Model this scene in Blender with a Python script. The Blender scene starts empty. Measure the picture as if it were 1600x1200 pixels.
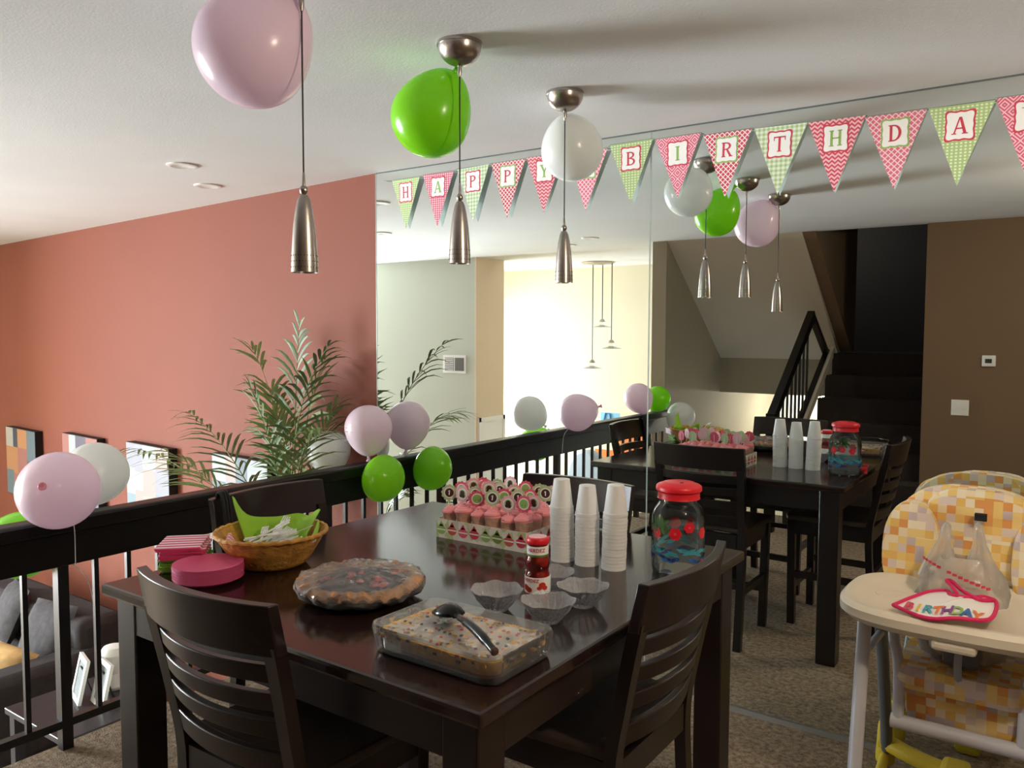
import bpy, bmesh, math, random
from mathutils import Vector, Matrix, Quaternion
R = random.Random(7)
PI = math.pi
SC = bpy.context.scene
COL = SC.collection

# ------------------------------------------------------------------ camera
def setup_camera():
    yaw, pitch, roll = 0.6104, 0.0602, 0.0033
    f = Vector((-math.sin(yaw)*math.cos(pitch), math.cos(yaw)*math.cos(pitch), -math.sin(pitch)))
    r = Vector((math.cos(yaw), math.sin(yaw), 0)); u = r.cross(f)
    r2 = r*math.cos(roll)+u*math.sin(roll); u2 = u*math.cos(roll)-r*math.sin(roll)
    cd = bpy.data.cameras.new('camera'); cd.sensor_width = 36; cd.lens = 1267/1600*36
    cd.clip_start = 0.05; cd.clip_end = 60
    cam = bpy.data.objects.new('camera', cd); COL.objects.link(cam)
    m = Matrix((r2, u2, -f)).transposed().to_4x4(); m.translation = (0, -3.234, 1.5647)
    cam.matrix_world = m; SC.camera = cam
setup_camera()
# ------------------------------------------------------------------ world, exposure
w = bpy.data.worlds.new('world'); SC.world = w; w.use_nodes = True
w.node_tree.nodes['Background'].inputs[0].default_value = (0.80, 0.90, 1.0, 1)
w.node_tree.nodes['Background'].inputs[1].default_value = 1.2
vs = SC.view_settings
vs.view_transform = 'Standard'; vs.look = 'None'; vs.exposure = 0.66; vs.gamma = 1.0; vs.use_curve_mapping = False
# ------------------------------------------------------------------ daylight and lamps
def area(name, loc, direction, sx, sy, power, color, spread=PI):
    ld = bpy.data.lights.new(name, 'AREA'); ld.shape = 'RECTANGLE'; ld.size = sx; ld.size_y = sy
    ld.energy = power; ld.color = color; ld.spread = spread
    o = bpy.data.objects.new(name, ld); COL.objects.link(o); o.location = loc
    o.rotation_euler = Vector(direction).to_track_quat('-Z', 'Y').to_euler()
    return o
area('living_window_daylight', (-11.45, -4.7, 0.35), (1, 0, 0.10), 3.0, 3.0, 1260, (0.87, 0.945, 1.0))
area('kitchen_window_daylight', (-7.0, -5.25, 0.75), (1, -0.12, 0), 1.05, 1.9, 42, (1.0, 0.98, 0.93))

# ------------------------------------------------------------------ materials
MATS = {}
def lin(c):
    return tuple(((x/255)/12.92 if x/255 <= 0.04045 else ((x/255+0.055)/1.055)**2.4) for x in c)+(1,)
def mat(name, rgb=(128,128,128), rough=0.5, metal=0.0, spec=0.5, noise=0, nscale=20, namt=0.12, bump=0, bscale=100, bdist=0.004, coat=0, trans=0, ior=1.45, alpha=1, emit=0):
    if name in MATS: return MATS[name]
    m = bpy.data.materials.new(name); m.use_nodes = True; nt = m.node_tree; N = nt.nodes; L = nt.links
    b = N['Principled BSDF']; c = lin(rgb)
    b.inputs['Base Color'].default_value = c; b.inputs['Roughness'].default_value = rough
    b.inputs['Metallic'].default_value = metal; b.inputs['Specular IOR Level'].default_value = spec
    b.inputs['Coat Weight'].default_value = coat; b.inputs['Coat Roughness'].default_value = 0.08
    b.inputs['Transmission Weight'].default_value = trans; b.inputs['IOR'].default_value = ior
    b.inputs['Alpha'].default_value = alpha
    if emit:
        b.inputs['Emission Color'].default_value = c; b.inputs['Emission Strength'].default_value = emit
    if noise or bump:
        tc = N.new('ShaderNodeTexCoord')
    if noise:
        n = N.new('ShaderNodeTexNoise'); n.inputs['Scale'].default_value = nscale; n.inputs['Detail'].default_value = 4
        L.new(tc.outputs['Object'], n.inputs['Vector'])
        r = N.new('ShaderNodeValToRGB'); r.color_ramp.elements[0].position = 0.3; r.color_ramp.elements[1].position = 0.7
        r.color_ramp.elements[0].color = tuple(x*(1-namt) for x in c[:3])+(1,)
        r.color_ramp.elements[1].color = tuple(min(1, x*(1+namt)) for x in c[:3])+(1,)
        L.new(n.outputs['Fac'], r.inputs['Fac']); L.new(r.outputs['Color'], b.inputs['Base Color'])
    if bump:
        n2 = N.new('ShaderNodeTexNoise'); n2.inputs['Scale'].default_value = bscale; n2.inputs['Detail'].default_value = 3
        L.new(tc.outputs['Object'], n2.inputs['Vector'])
        bp = N.new('ShaderNodeBump'); bp.inputs['Strength'].default_value = bump; bp.inputs['Distance'].default_value = bdist
        L.new(n2.outputs['Fac'], bp.inputs['Height']); L.new(bp.outputs['Normal'], b.inputs['Normal'])
    MATS[name] = m; return m
def nodes_of(m): return m.node_tree.nodes, m.node_tree.links, m.node_tree.nodes['Principled BSDF']

mat('ceiling', (226,224,222), 0.9, noise=1, nscale=1.2, namt=0.03, bump=0.18, bscale=120, bdist=0.004)
mat('orange', (131,69,50), 0.75, noise=1, nscale=1.0, namt=0.04, bump=0.15, bscale=150)
mat('beige', (198,202,188), 0.8, bump=0.12, bscale=150)
mat('cream', (232,222,196), 0.8, bump=0.12, bscale=150)
mat('tan', (226,206,180), 0.8, bump=0.12, bscale=150)
mat('soffit', (206,198,182), 0.85)
mat('taupe', (158,148,128), 0.8, bump=0.12, bscale=150)
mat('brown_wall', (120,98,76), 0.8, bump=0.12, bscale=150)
mat('stair_wall_shade', (70,58,50), 0.9)  # darkened wall colour, stands in for the unlit stairwell
mat('white_wall', (238,236,228), 0.8)
mat('white_paint', (238,236,232), 0.5)
mat('espresso', (33,23,22), 0.28, spec=0.5, noise=1, nscale=6, namt=0.25)
mat('tabletop', (38,23,22), 0.13, spec=0.8, noise=1, nscale=5, namt=0.3, bump=0.02, bscale=60)
mat('seat_wood', (66,53,45), 0.42, noise=1, nscale=8, namt=0.2)
mat('rail_black', (20,17,17), 0.35, spec=0.4)
mat('iron', (26,26,28), 0.3, spec=0.6)
mat('nickel', (178,170,164), 0.28, metal=1.0, noise=1, nscale=40, namt=0.06)
mat('nickel_dark', (60,56,54), 0.5, metal=0.6)
mat('cord', (60,58,56), 0.5)
mat('chrome_trim', (200,202,200), 0.3, metal=0.8)
mat('seam', (170,182,178), 0.3, metal=0.3)
mat('channel', (96,102,100), 0.4)
mat('white_plastic', (236,236,234), 0.35)
mat('foam', (240,240,240), 0.5)
mat('pink_paper', (216,84,130), 0.55)
mat('pink_rim', (226,120,150), 0.6)
mat('lime_paper', (150,200,50), 0.7)
mat('green_paper', (120,165,50), 0.7)
mat('basket', (196,140,64), 0.6, noise=1, nscale=30, namt=0.3, bump=0.6, bscale=60, bdist=0.01)
mat('frosting', (248,158,164), 0.5, bump=0.2, bscale=90)
mat('wrapper', (206,164,146), 0.7, noise=1, nscale=60, namt=0.2)
mat('stick', (240,236,228), 0.5)
mat('hot_pink', (226,92,118), 0.6); mat('pale_pink', (236,186,194), 0.6); mat('pale_green', (186,206,162), 0.6)
mat('brown_ink', (70,42,36), 0.6); mat('card_white', (246,244,240), 0.7); mat('red_ink', (206,62,84), 0.6); mat('green_ink', (150,186,104), 0.6)
mat('coral_ink', (200,92,70), 0.6); mat('olive', (120,140,60), 0.6)
mat('red_plastic', (226,34,48), 0.35)
mat('salsa', (150,22,14), 0.35, noise=1, nscale=60, namt=0.5, coat=0.5)
mat('green_band', (92,120,60), 0.5)
mat('crust', (186,136,92), 0.75, noise=1, nscale=40, namt=0.3, bump=0.4, bscale=40)
mat('berry', (196,60,66), 0.4, coat=0.4); mat('berry_dark', (60,52,64), 0.5)
mat('cheese', (246,180,64), 0.55, noise=1, nscale=50, namt=0.3, bump=0.5, bscale=60)
mat('beans', (150,90,48), 0.7, noise=1, nscale=40, namt=0.4)
mat('sour_cream', (206,196,184), 0.5)
mat('black_plastic', (14,14,15), 0.2, spec=0.4)
mat('olive_black', (36,40,24), 0.5); mat('tomato', (196,50,36), 0.4)
mat('tray', (226,216,196), 0.35); mat('grey_plastic', (150,152,158), 0.4); mat('grey_tube', (196,196,204), 0.35)
mat('dark_tube', (92,94,98), 0.4); mat('yellow_plastic', (206,180,50), 0.4); mat('strap_black', (24,24,26), 0.7)
mat('bib_white', (244,238,232), 0.8); mat('bib_pink', (220,40,100), 0.7)
mat('sofa', (56,51,51), 0.9, noise=1, nscale=14, namt=0.2, bump=0.3, bscale=90)
mat('sofa_pillow', (72,68,70), 0.9, noise=1, nscale=20, namt=0.25, bump=0.4, bscale=80)
mat('tan_pillow', (196,160,106), 0.85, noise=1, nscale=9, namt=0.35)
mat('frame_white', (244,244,240), 0.5); mat('photo_grey', (120,126,126), 0.4)
mat('dark_table', (44,42,46), 0.35)
mat('leaf', (130,152,94), 0.5, noise=1, nscale=8, namt=0.25); mat('leaf_dark', (92,118,76), 0.5, noise=1, nscale=8, namt=0.25); mat('stem', (128,136,84), 0.6)
mat('pot', (96,60,44), 0.6); mat('soil', (40,30,24), 0.9)
mat('art_plum', (94, 87, 100), 0.6)
mat('art_stone', (164, 157, 147), 0.6)
mat('art_rose', (156, 102, 94), 0.6)
mat('art_steel', (100, 112, 120), 0.6)
mat('art_amber', (173, 122, 84), 0.6)
mat('art_slate', (70, 70, 82), 0.6)
mat('art_ice', (126, 146, 156), 0.6)
mat('art_mist', (164, 169, 169), 0.6)
mat('art_blush', (171, 147, 142), 0.6)
mat('art_lilac', (149, 146, 157), 0.6)
mat('canvas_side', (20,18,18), 0.6)
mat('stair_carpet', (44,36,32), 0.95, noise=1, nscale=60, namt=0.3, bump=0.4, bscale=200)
mat('stringer', (206,198,180), 0.6)
mat('screen', (60,66,62), 0.3)
mat('vent_dark', (120,120,116), 0.6)
mat('lamp_glass', (246,246,250), 0.1, trans=0.9)
mat('string', (120,150,130), 0.8)
mat('ribbon', (236,236,240), 0.4)
mat('grey_fabric', (170,182,192), 0.9)
mat('blue_ink', (52,110,180), 0.5); mat('teal_ink', (64,160,176), 0.5); mat('navy_ink', (36,52,120), 0.5); mat('leaf_ink', (64,104,40), 0.5)
mat('orange_ink', (240,130,60), 0.6); mat('sky_ink', (130,190,224), 0.6); mat('yellow_ink', (226,190,60), 0.6); mat('purple_ink', (150,70,150), 0.6)
mat('flag_back', (244,250,248), 0.8)

def carpet():
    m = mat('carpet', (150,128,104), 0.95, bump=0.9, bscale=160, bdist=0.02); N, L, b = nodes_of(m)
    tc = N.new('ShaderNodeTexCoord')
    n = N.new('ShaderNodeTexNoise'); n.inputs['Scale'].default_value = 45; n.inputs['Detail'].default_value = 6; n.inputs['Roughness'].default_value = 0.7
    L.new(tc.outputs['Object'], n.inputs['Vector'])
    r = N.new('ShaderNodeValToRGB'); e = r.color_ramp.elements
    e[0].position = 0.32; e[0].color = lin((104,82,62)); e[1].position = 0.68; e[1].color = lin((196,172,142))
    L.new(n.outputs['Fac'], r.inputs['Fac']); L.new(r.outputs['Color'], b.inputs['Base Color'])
carpet()
def mirror_mat():
    m = bpy.data.materials.new('mirror'); m.use_nodes = True; N = m.node_tree.nodes; L = m.node_tree.links
    N.remove(N['Principled BSDF'])
    g = N.new('ShaderNodeBsdfGlossy'); g.inputs['Roughness'].default_value = 0.0; g.inputs['Color'].default_value = (0.82, 0.87, 0.85, 1)
    L.new(g.outputs[0], N['Material Output'].inputs[0]); MATS['mirror'] = m
mirror_mat()
def thin_glass(name, tint=(0.96,0.98,0.98), gloss=0.22, rough=0.02, bump=0, bscale=60, haze=0.0, hcol=(0.8,0.8,0.8)):
    m = bpy.data.materials.new(name); m.use_nodes = True; N = m.node_tree.nodes; L = m.node_tree.links
    N.remove(N['Principled BSDF'])
    t = N.new('ShaderNodeBsdfTransparent'); t.inputs[0].default_value = tint+(1,)
    g = N.new('ShaderNodeBsdfGlossy'); g.inputs['Roughness'].default_value = rough
    lw = N.new('ShaderNodeLayerWeight'); lw.inputs['Blend'].default_value = gloss
    mx = N.new('ShaderNodeMixShader'); L.new(lw.outputs['Fresnel'], mx.inputs[0])
    L.new(t.outputs[0], mx.inputs[1]); L.new(g.outputs[0], mx.inputs[2]); out = mx
    if haze:
        d = N.new('ShaderNodeBsdfDiffuse'); d.inputs[0].default_value = hcol+(1,)
        m2 = N.new('ShaderNodeMixShader'); m2.inputs[0].default_value = haze
        L.new(mx.outputs[0], m2.inputs[1]); L.new(d.outputs[0], m2.inputs[2]); out = m2
    if bump:
        tc = N.new('ShaderNodeTexCoord'); n = N.new('ShaderNodeTexNoise'); n.inputs['Scale'].default_value = bscale
        L.new(tc.outputs['Object'], n.inputs['Vector'])
        bp = N.new('ShaderNodeBump'); bp.inputs['Strength'].default_value = bump; bp.inputs['Distance'].default_value = 0.02
        L.new(n.outputs['Fac'], bp.inputs['Height']); L.new(bp.outputs[0], g.inputs['Normal']); L.new(bp.outputs[0], lw.inputs['Normal'])
    L.new(out.outputs[0], N['Material Output'].inputs[0]); MATS[name] = m
thin_glass('jar_glass', (0.97,0.99,0.99), 0.25)
thin_glass('water', (0.95,0.98,0.98), 0.10, haze=0.06, hcol=(0.85,0.92,0.95))
thin_glass('cut_glass', (0.96,0.96,0.97), 0.28, 0.05, bump=0.5, bscale=90, haze=0.17, hcol=(0.92,0.92,0.95))
thin_glass('dish_glass', (0.97,0.98,0.97), 0.20, 0.03)
thin_glass('film', (0.98,0.98,0.98), 0.20, 0.08, bump=0.5, bscale=20, haze=0.10, hcol=(0.92,0.92,0.92))
thin_glass('film_pie', (0.98,0.98,0.98), 0.24, 0.07, bump=0.8, bscale=26, haze=0.12, hcol=(0.92,0.92,0.92))
thin_glass('bag', (0.93,0.92,0.90), 0.30, 0.18, bump=0.9, bscale=22, haze=0.34, hcol=(0.90,0.85,0.78))
thin_glass('window_glass', (0.98,0.98,0.98), 0.1)

def balloon_mat(name, rgb):
    m = bpy.data.materials.new(name); m.use_nodes = True; N = m.node_tree.nodes; L = m.node_tree.links
    b = N['Principled BSDF']; c = lin(rgb); b.inputs['Base Color'].default_value = c
    b.inputs['Roughness'].default_value = 0.22; b.inputs['Specular IOR Level'].default_value = 0.5
    t = N.new('ShaderNodeBsdfTranslucent'); t.inputs[0].default_value = c
    mx = N.new('ShaderNodeMixShader'); mx.inputs[0].default_value = 0.30
    L.new(b.outputs[0], mx.inputs[1]); L.new(t.outputs[0], mx.inputs[2]); L.new(mx.outputs[0], N['Material Output'].inputs[0]); MATS[name] = m
balloon_mat('balloon_pink', (250,230,242)); balloon_mat('balloon_green', (152,234,36)); balloon_mat('balloon_white', (242,243,240))
mat('knot_red', (238,150,172), 0.4)

# pattern materials on object coordinates
def ramp_const(N, cols):
    r = N.new('ShaderNodeValToRGB'); r.color_ramp.interpolation = 'CONSTANT'; e = r.color_ramp.elements
    e[0].position = 0; e[0].color = lin(cols[0]); e[1].position = 1/len(cols); e[1].color = lin(cols[1])
    for i in range(2, len(cols)):
        q = e.new(i/len(cols)); q.color = lin(cols[i])
    return r
def cell_mat(name, cols, scale, rough=0.8, stretch=(1,1,1)):
    m = mat(name, (200,200,200), rough); N, L, b = nodes_of(m)
    tc = N.new('ShaderNodeTexCoord'); mp = N.new('ShaderNodeMapping'); mp.inputs['Scale'].default_value = tuple(scale*s for s in stretch)
    mp.inputs['Location'].default_value = (0.37, 0.21, 0.53)
    fl = N.new('ShaderNodeVectorMath'); fl.operation = 'FLOOR'; wn = N.new('ShaderNodeTexWhiteNoise')
    r = ramp_const(N, cols)
    L.new(tc.outputs['Object'], mp.inputs[0]); L.new(mp.outputs[0], fl.inputs[0]); L.new(fl.outputs[0], wn.inputs['Vector'])
    L.new(wn.outputs['Value'], r.inputs['Fac']); L.new(r.outputs['Color'], b.inputs['Base Color'])
    return m
cell_mat('chair_print', [(232,212,176),(230,200,130),(226,182,100),(216,198,186),(234,220,190),(196,178,176),(232,196,118),(220,152,84)], 38)
def stripes_mat(name, a, c, scale, axis=1):
    m = mat(name, a, 0.7); N, L, b = nodes_of(m)
    tc = N.new('ShaderNodeTexCoord'); s = N.new('ShaderNodeSeparateXYZ'); L.new(tc.outputs['Object'], s.inputs[0])
    mu = N.new('ShaderNodeMath'); mu.operation = 'MULTIPLY'; mu.inputs[1].default_value = scale; L.new(s.outputs[axis], mu.inputs[0])
    fr = N.new('ShaderNodeMath'); fr.operation = 'FRACT'; L.new(mu.outputs[0], fr.inputs[0])
    r = ramp_const(N, [a, c]); L.new(fr.outputs[0], r.inputs['Fac']); L.new(r.outputs['Color'], b.inputs['Base Color'])
stripes_mat('napkin_stripes', (212,60,110), (240,220,226), 36, 1)
def flag_mat(name, a, c, kind):
    # a = ink, c = paper; object X/Z coordinates of the flag in metres
    m = mat(name, a, 0.75); N, L, b = nodes_of(m)
    tc = N.new('ShaderNodeTexCoord'); s = N.new('ShaderNodeSeparateXYZ'); L.new(tc.outputs['Object'], s.inputs[0])
    def mth(op, x, y=None):
        q = N.new('ShaderNodeMath'); q.operation = op
        for i, k in enumerate((x, y)):
            if k is None: continue
            if isinstance(k, (int, float)): q.inputs[i].default_value = k
            else: L.new(k, q.inputs[i])
        return q.outputs[0]
    X, Z = s.outputs[0], s.outputs[2]
    tri = lambda v, p: mth('ABSOLUTE', mth('SUBTRACT', mth('FRACT', mth('ADD', mth('MULTIPLY', v, 1/p), 50.0)), 0.5))
    if kind == 'chevron':
        v = mth('ADD', Z, mth('MULTIPLY', tri(X, 0.022), 0.020)); fac = mth('GREATER_THAN', tri(v, 0.016), 0.24)
    elif kind == 'dots':
        v = mth('ADD', mth('POWER', tri(X, 0.014), 2.0), mth('POWER', tri(mth('ADD', Z, 0.003), 0.011), 2.0)); fac = mth('LESS_THAN', v, 0.09)
    elif kind == 'gingham':
        fac = mth('MULTIPLY', mth('ADD', mth('GREATER_THAN', tri(X, 0.018), 0.25), mth('GREATER_THAN', tri(Z, 0.018), 0.25)), 0.5)
    elif kind == 'lattice':
        p1 = tri(mth('ADD', X, Z), 0.021); p2 = tri(mth('SUBTRACT', X, Z), 0.021)
        fac = mth('GREATER_THAN', mth('MAXIMUM', p1, p2), 0.38)
    else:  # concentric diamonds
        v = mth('ADD', tri(X, 0.05), tri(Z, 0.05)); fac = mth('GREATER_THAN', tri(v, 0.25), 0.27)
    mx = N.new('ShaderNodeMix'); mx.data_type = 'RGBA'; L.new(fac, mx.inputs[0])
    mx.inputs[6].default_value = lin(a); mx.inputs[7].default_value = lin(c); L.new(mx.outputs[2], b.inputs['Base Color'])
    return m
PK, RD, GR, WH = (222,112,136), (208,72,92), (172,196,128), (244,232,230)
flag_mat('flag_green_dots', GR, (224,234,204), 'dots'); flag_mat('flag_pink_dots', PK, (250,222,226), 'dots')
flag_mat('flag_gingham', (168,196,130), (232,238,222), 'gingham'); flag_mat('flag_red_lattice', RD, WH, 'lattice')
flag_mat('flag_chevron', RD, (240,190,196), 'chevron'); flag_mat('flag_pink_lattice', PK, (246,214,218), 'lattice')
flag_mat('flag_diamond', (216,92,120), (246,200,208), 'diamond')
def ornament_paper():
    m = mat('ornament_paper', (230,226,212), 0.7); N, L, b = nodes_of(m)
    tc = N.new('ShaderNodeTexCoord'); v = N.new('ShaderNodeTexVoronoi'); v.inputs['Scale'].default_value = 46; L.new(tc.outputs['Object'], v.inputs['Vector'])
    s = N.new('ShaderNodeSeparateColor'); L.new(v.outputs['Color'], s.inputs[0])
    r = ramp_const(N, [(232,228,216),(214,206,190),(226,220,206),(190,204,150),(236,232,222)])
    L.new(s.outputs[0], r.inputs['Fac']); L.new(r.outputs['Color'], b.inputs['Base Color'])
ornament_paper()

# ------------------------------------------------------------------ mesh helpers
class MB:
    def __init__(s): s.v = []; s.f = []; s.m = []
    def add(s, vs, fs, mi=0, M=None):
        o = len(s.v)
        for p in vs:
            p = Vector(p); s.v.append(tuple(M @ p if M is not None else p))
        for f in fs: s.f.append(tuple(o+i for i in f)); s.m.append(mi)
        return s
    def box(s, c, d, mi=0, M=None, rz=0):
        x, y, z = d[0]/2, d[1]/2, d[2]/2
        q = Matrix.Translation(c) @ Matrix.Rotation(rz, 4, 'Z')
        if M is not None: q = M @ q
        vs = [(-x,-y,-z),(x,-y,-z),(x,y,-z),(-x,y,-z),(-x,-y,z),(x,-y,z),(x,y,z),(-x,y,z)]
        return s.add(vs, [(0,3,2,1),(4,5,6,7),(0,1,5,4),(1,2,6,5),(2,3,7,6),(3,0,4,7)], mi, q)
    def span(s, a, b, mi=0, M=None):
        return s.box([(a[i]+b[i])/2 for i in range(3)], [abs(b[i]-a[i]) for i in range(3)], mi, M)
    def lathe(s, prof, n=32, mi=0, M=None, wob=None):
        vs = []; fs = []
        for (r, z) in prof:
            for k in range(n):
                a = 2*PI*k/n; rr, zz = (r, z) if wob is None else wob(r, z, a)
                vs.append((rr*math.cos(a), rr*math.sin(a), zz))
        for i in range(len(prof)-1):
            for k in range(n):
                k2 = (k+1) % n; fs.append((i*n+k, i*n+k2, (i+1)*n+k2, (i+1)*n+k))
        if prof[0][0] > 1e-6: fs.append(tuple(range(n))[::-1])
        if prof[-1][0] > 1e-6: fs.append(tuple((len(prof)-1)*n+k for k in range(n)))
        return s.add(vs, fs, mi, M)
    def tube(s, pts, r, n=8, mi=0, M=None, rx=None, cap=True, up=None):
        pts = [Vector(p) for p in pts]; vs = []; fs = []; prev = None
        for i, p in enumerate(pts):
            t = (pts[min(i+1, len(pts)-1)]-pts[max(i-1, 0)]).normalized()
            if prev is None:
                a = Vector(up) if up else (Vector((0,0,1)) if abs(t.z) < 0.9 else Vector((1,0,0)))
                u = (a - t*a.dot(t)).normalized()
            else: u = (prev - t*prev.dot(t)).normalized()
            prev = u; v = t.cross(u); ri = r[i] if isinstance(r, (list, tuple)) else r
            for k in range(n):
                an = 2*PI*(k+0.5)/n; vs.append(p + u*(math.cos(an)*ri) + v*(math.sin(an)*ri*(rx or 1)))
        for i in range(len(pts)-1):
            for k in range(n):
                k2 = (k+1) % n; fs.append((i*n+k, i*n+k2, (i+1)*n+k2, (i+1)*n+k))
        if cap: fs.append(tuple(range(n))[::-1]); fs.append(tuple((len(pts)-1)*n+k for k in range(n)))
        return s.add(vs, fs, mi, M)
    def prism(s, poly, z0, z1, mi=0, M=None, mside=None, mback=None):
        n = len(poly); o = [(x, y, z0) for x, y in poly]+[(x, y, z1) for x, y in poly]
        s.add(o, [tuple(range(n, 2*n))], mi, M)
        s.add(o, [tuple(range(n))[::-1]], mi if mback is None else mback, M)
        s.add(o, [(k, (k+1) % n, n+(k+1) % n, n+k) for k in range(n)], mi if mside is None else mside, M)
        return s
    def mesh(s, name, mats, smooth=True):
        me = bpy.data.meshes.new(name); me.from_pydata(s.v, [], s.f)
        for q in (mats if isinstance(mats, (list, tuple)) else [mats]): me.materials.append(MATS[q])
        if any(s.m): me.polygons.foreach_set('material_index', s.m)
        bm = bmesh.new(); bm.from_mesh(me); bmesh.ops.remove_doubles(bm, verts=bm.verts, dist=1e-6)
        bmesh.ops.recalc_face_normals(bm, faces=bm.faces); bm.to_mesh(me); bm.free()
        if smooth:
            me.polygons.foreach_set('use_smooth', [True]*len(me.polygons)); me.set_sharp_from_angle(angle=math.radians(38))
        me.update(); return me
    def obj(s, name, mats, parent=None, loc=None, smooth=True, bevel=0, subsurf=0):
        o = bpy.data.objects.new(name, s.mesh(name, mats, smooth)); COL.objects.link(o)
        if parent: o.parent = parent
        if loc: o.location = loc
        if bevel:
            b = o.modifiers.new('bevel', 'BEVEL'); b.width = bevel; b.segments = 2; b.limit_method = 'ANGLE'
        if subsurf:
            b = o.modifiers.new('sub', 'SUBSURF'); b.levels = subsurf; b.render_levels = subsurf
        return o
def tag(o, label, cat, group=None):
    o['label'] = label; o['category'] = cat
    if group: o['group'] = group
    return o
def struct(o, label=None):
    o['kind'] = 'structure'
    if label: o['label'] = label
    return o
def thing(name, label, cat, loc=(0,0,0), rz=0, group=None):
    o = bpy.data.objects.new(name, None); COL.objects.link(o); o.empty_display_size = 0.1
    o.location = loc; o.rotation_euler = (0, 0, rz); return tag(o, label, cat, group)
def copy_tree(o, parent=None):
    c = o.copy(); COL.objects.link(c)
    if parent: c.parent = parent
    for ch in o.children: copy_tree(ch, c)
    return c
def place(o, loc=(0,0,0), rot=(0,0,0)):
    o.location = loc; o.rotation_euler = rot; return o
def T(x=0, y=0, z=0): return Matrix.Translation((x, y, z))
def RX(a): return Matrix.Rotation(a, 4, 'X')
def RY(a): return Matrix.Rotation(a, 4, 'Y')
def RZ(a): return Matrix.Rotation(a, 4, 'Z')
def smooth_pts(P, n=8):
    P = [Vector(p) for p in P]; out = []
    for i in range(len(P)-1):
        a, b, c, d = P[max(i-1,0)], P[i], P[i+1], P[min(i+2,len(P)-1)]
        for k in range(n):
            t = k/n; out.append(0.5*((2*b)+(c-a)*t+(2*a-5*b+4*c-d)*t*t+(3*b-a-3*c+d)*t**3))
    out.append(P[-1]); return out
def text_mesh(txt, size, bold=0.0):
    cu = bpy.data.curves.new('t', 'FONT'); cu.body = txt; cu.size = size; cu.align_x = 'CENTER'; cu.align_y = 'CENTER'; cu.resolution_u = 2; cu.offset = bold*size
    o = bpy.data.objects.new('t', cu); COL.objects.link(o)
    dg = bpy.context.evaluated_depsgraph_get(); me = bpy.data.meshes.new_from_object(o.evaluated_get(dg))
    vs = [tuple(v.co) for v in me.vertices]; fs = [tuple(p.vertices) for p in me.polygons]
    bpy.data.objects.remove(o); bpy.data.curves.remove(cu); bpy.data.meshes.remove(me)
    return vs, fs
ORD = ['first','second','third','fourth','fifth','sixth','seventh','eighth','ninth','tenth','eleventh','twelfth','thirteenth','fourteenth','fifteenth','sixteenth','seventeenth','eighteenth','nineteenth','twentieth']

H = 2.44; LOW = -1.35; TZ = 0.87
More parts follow.
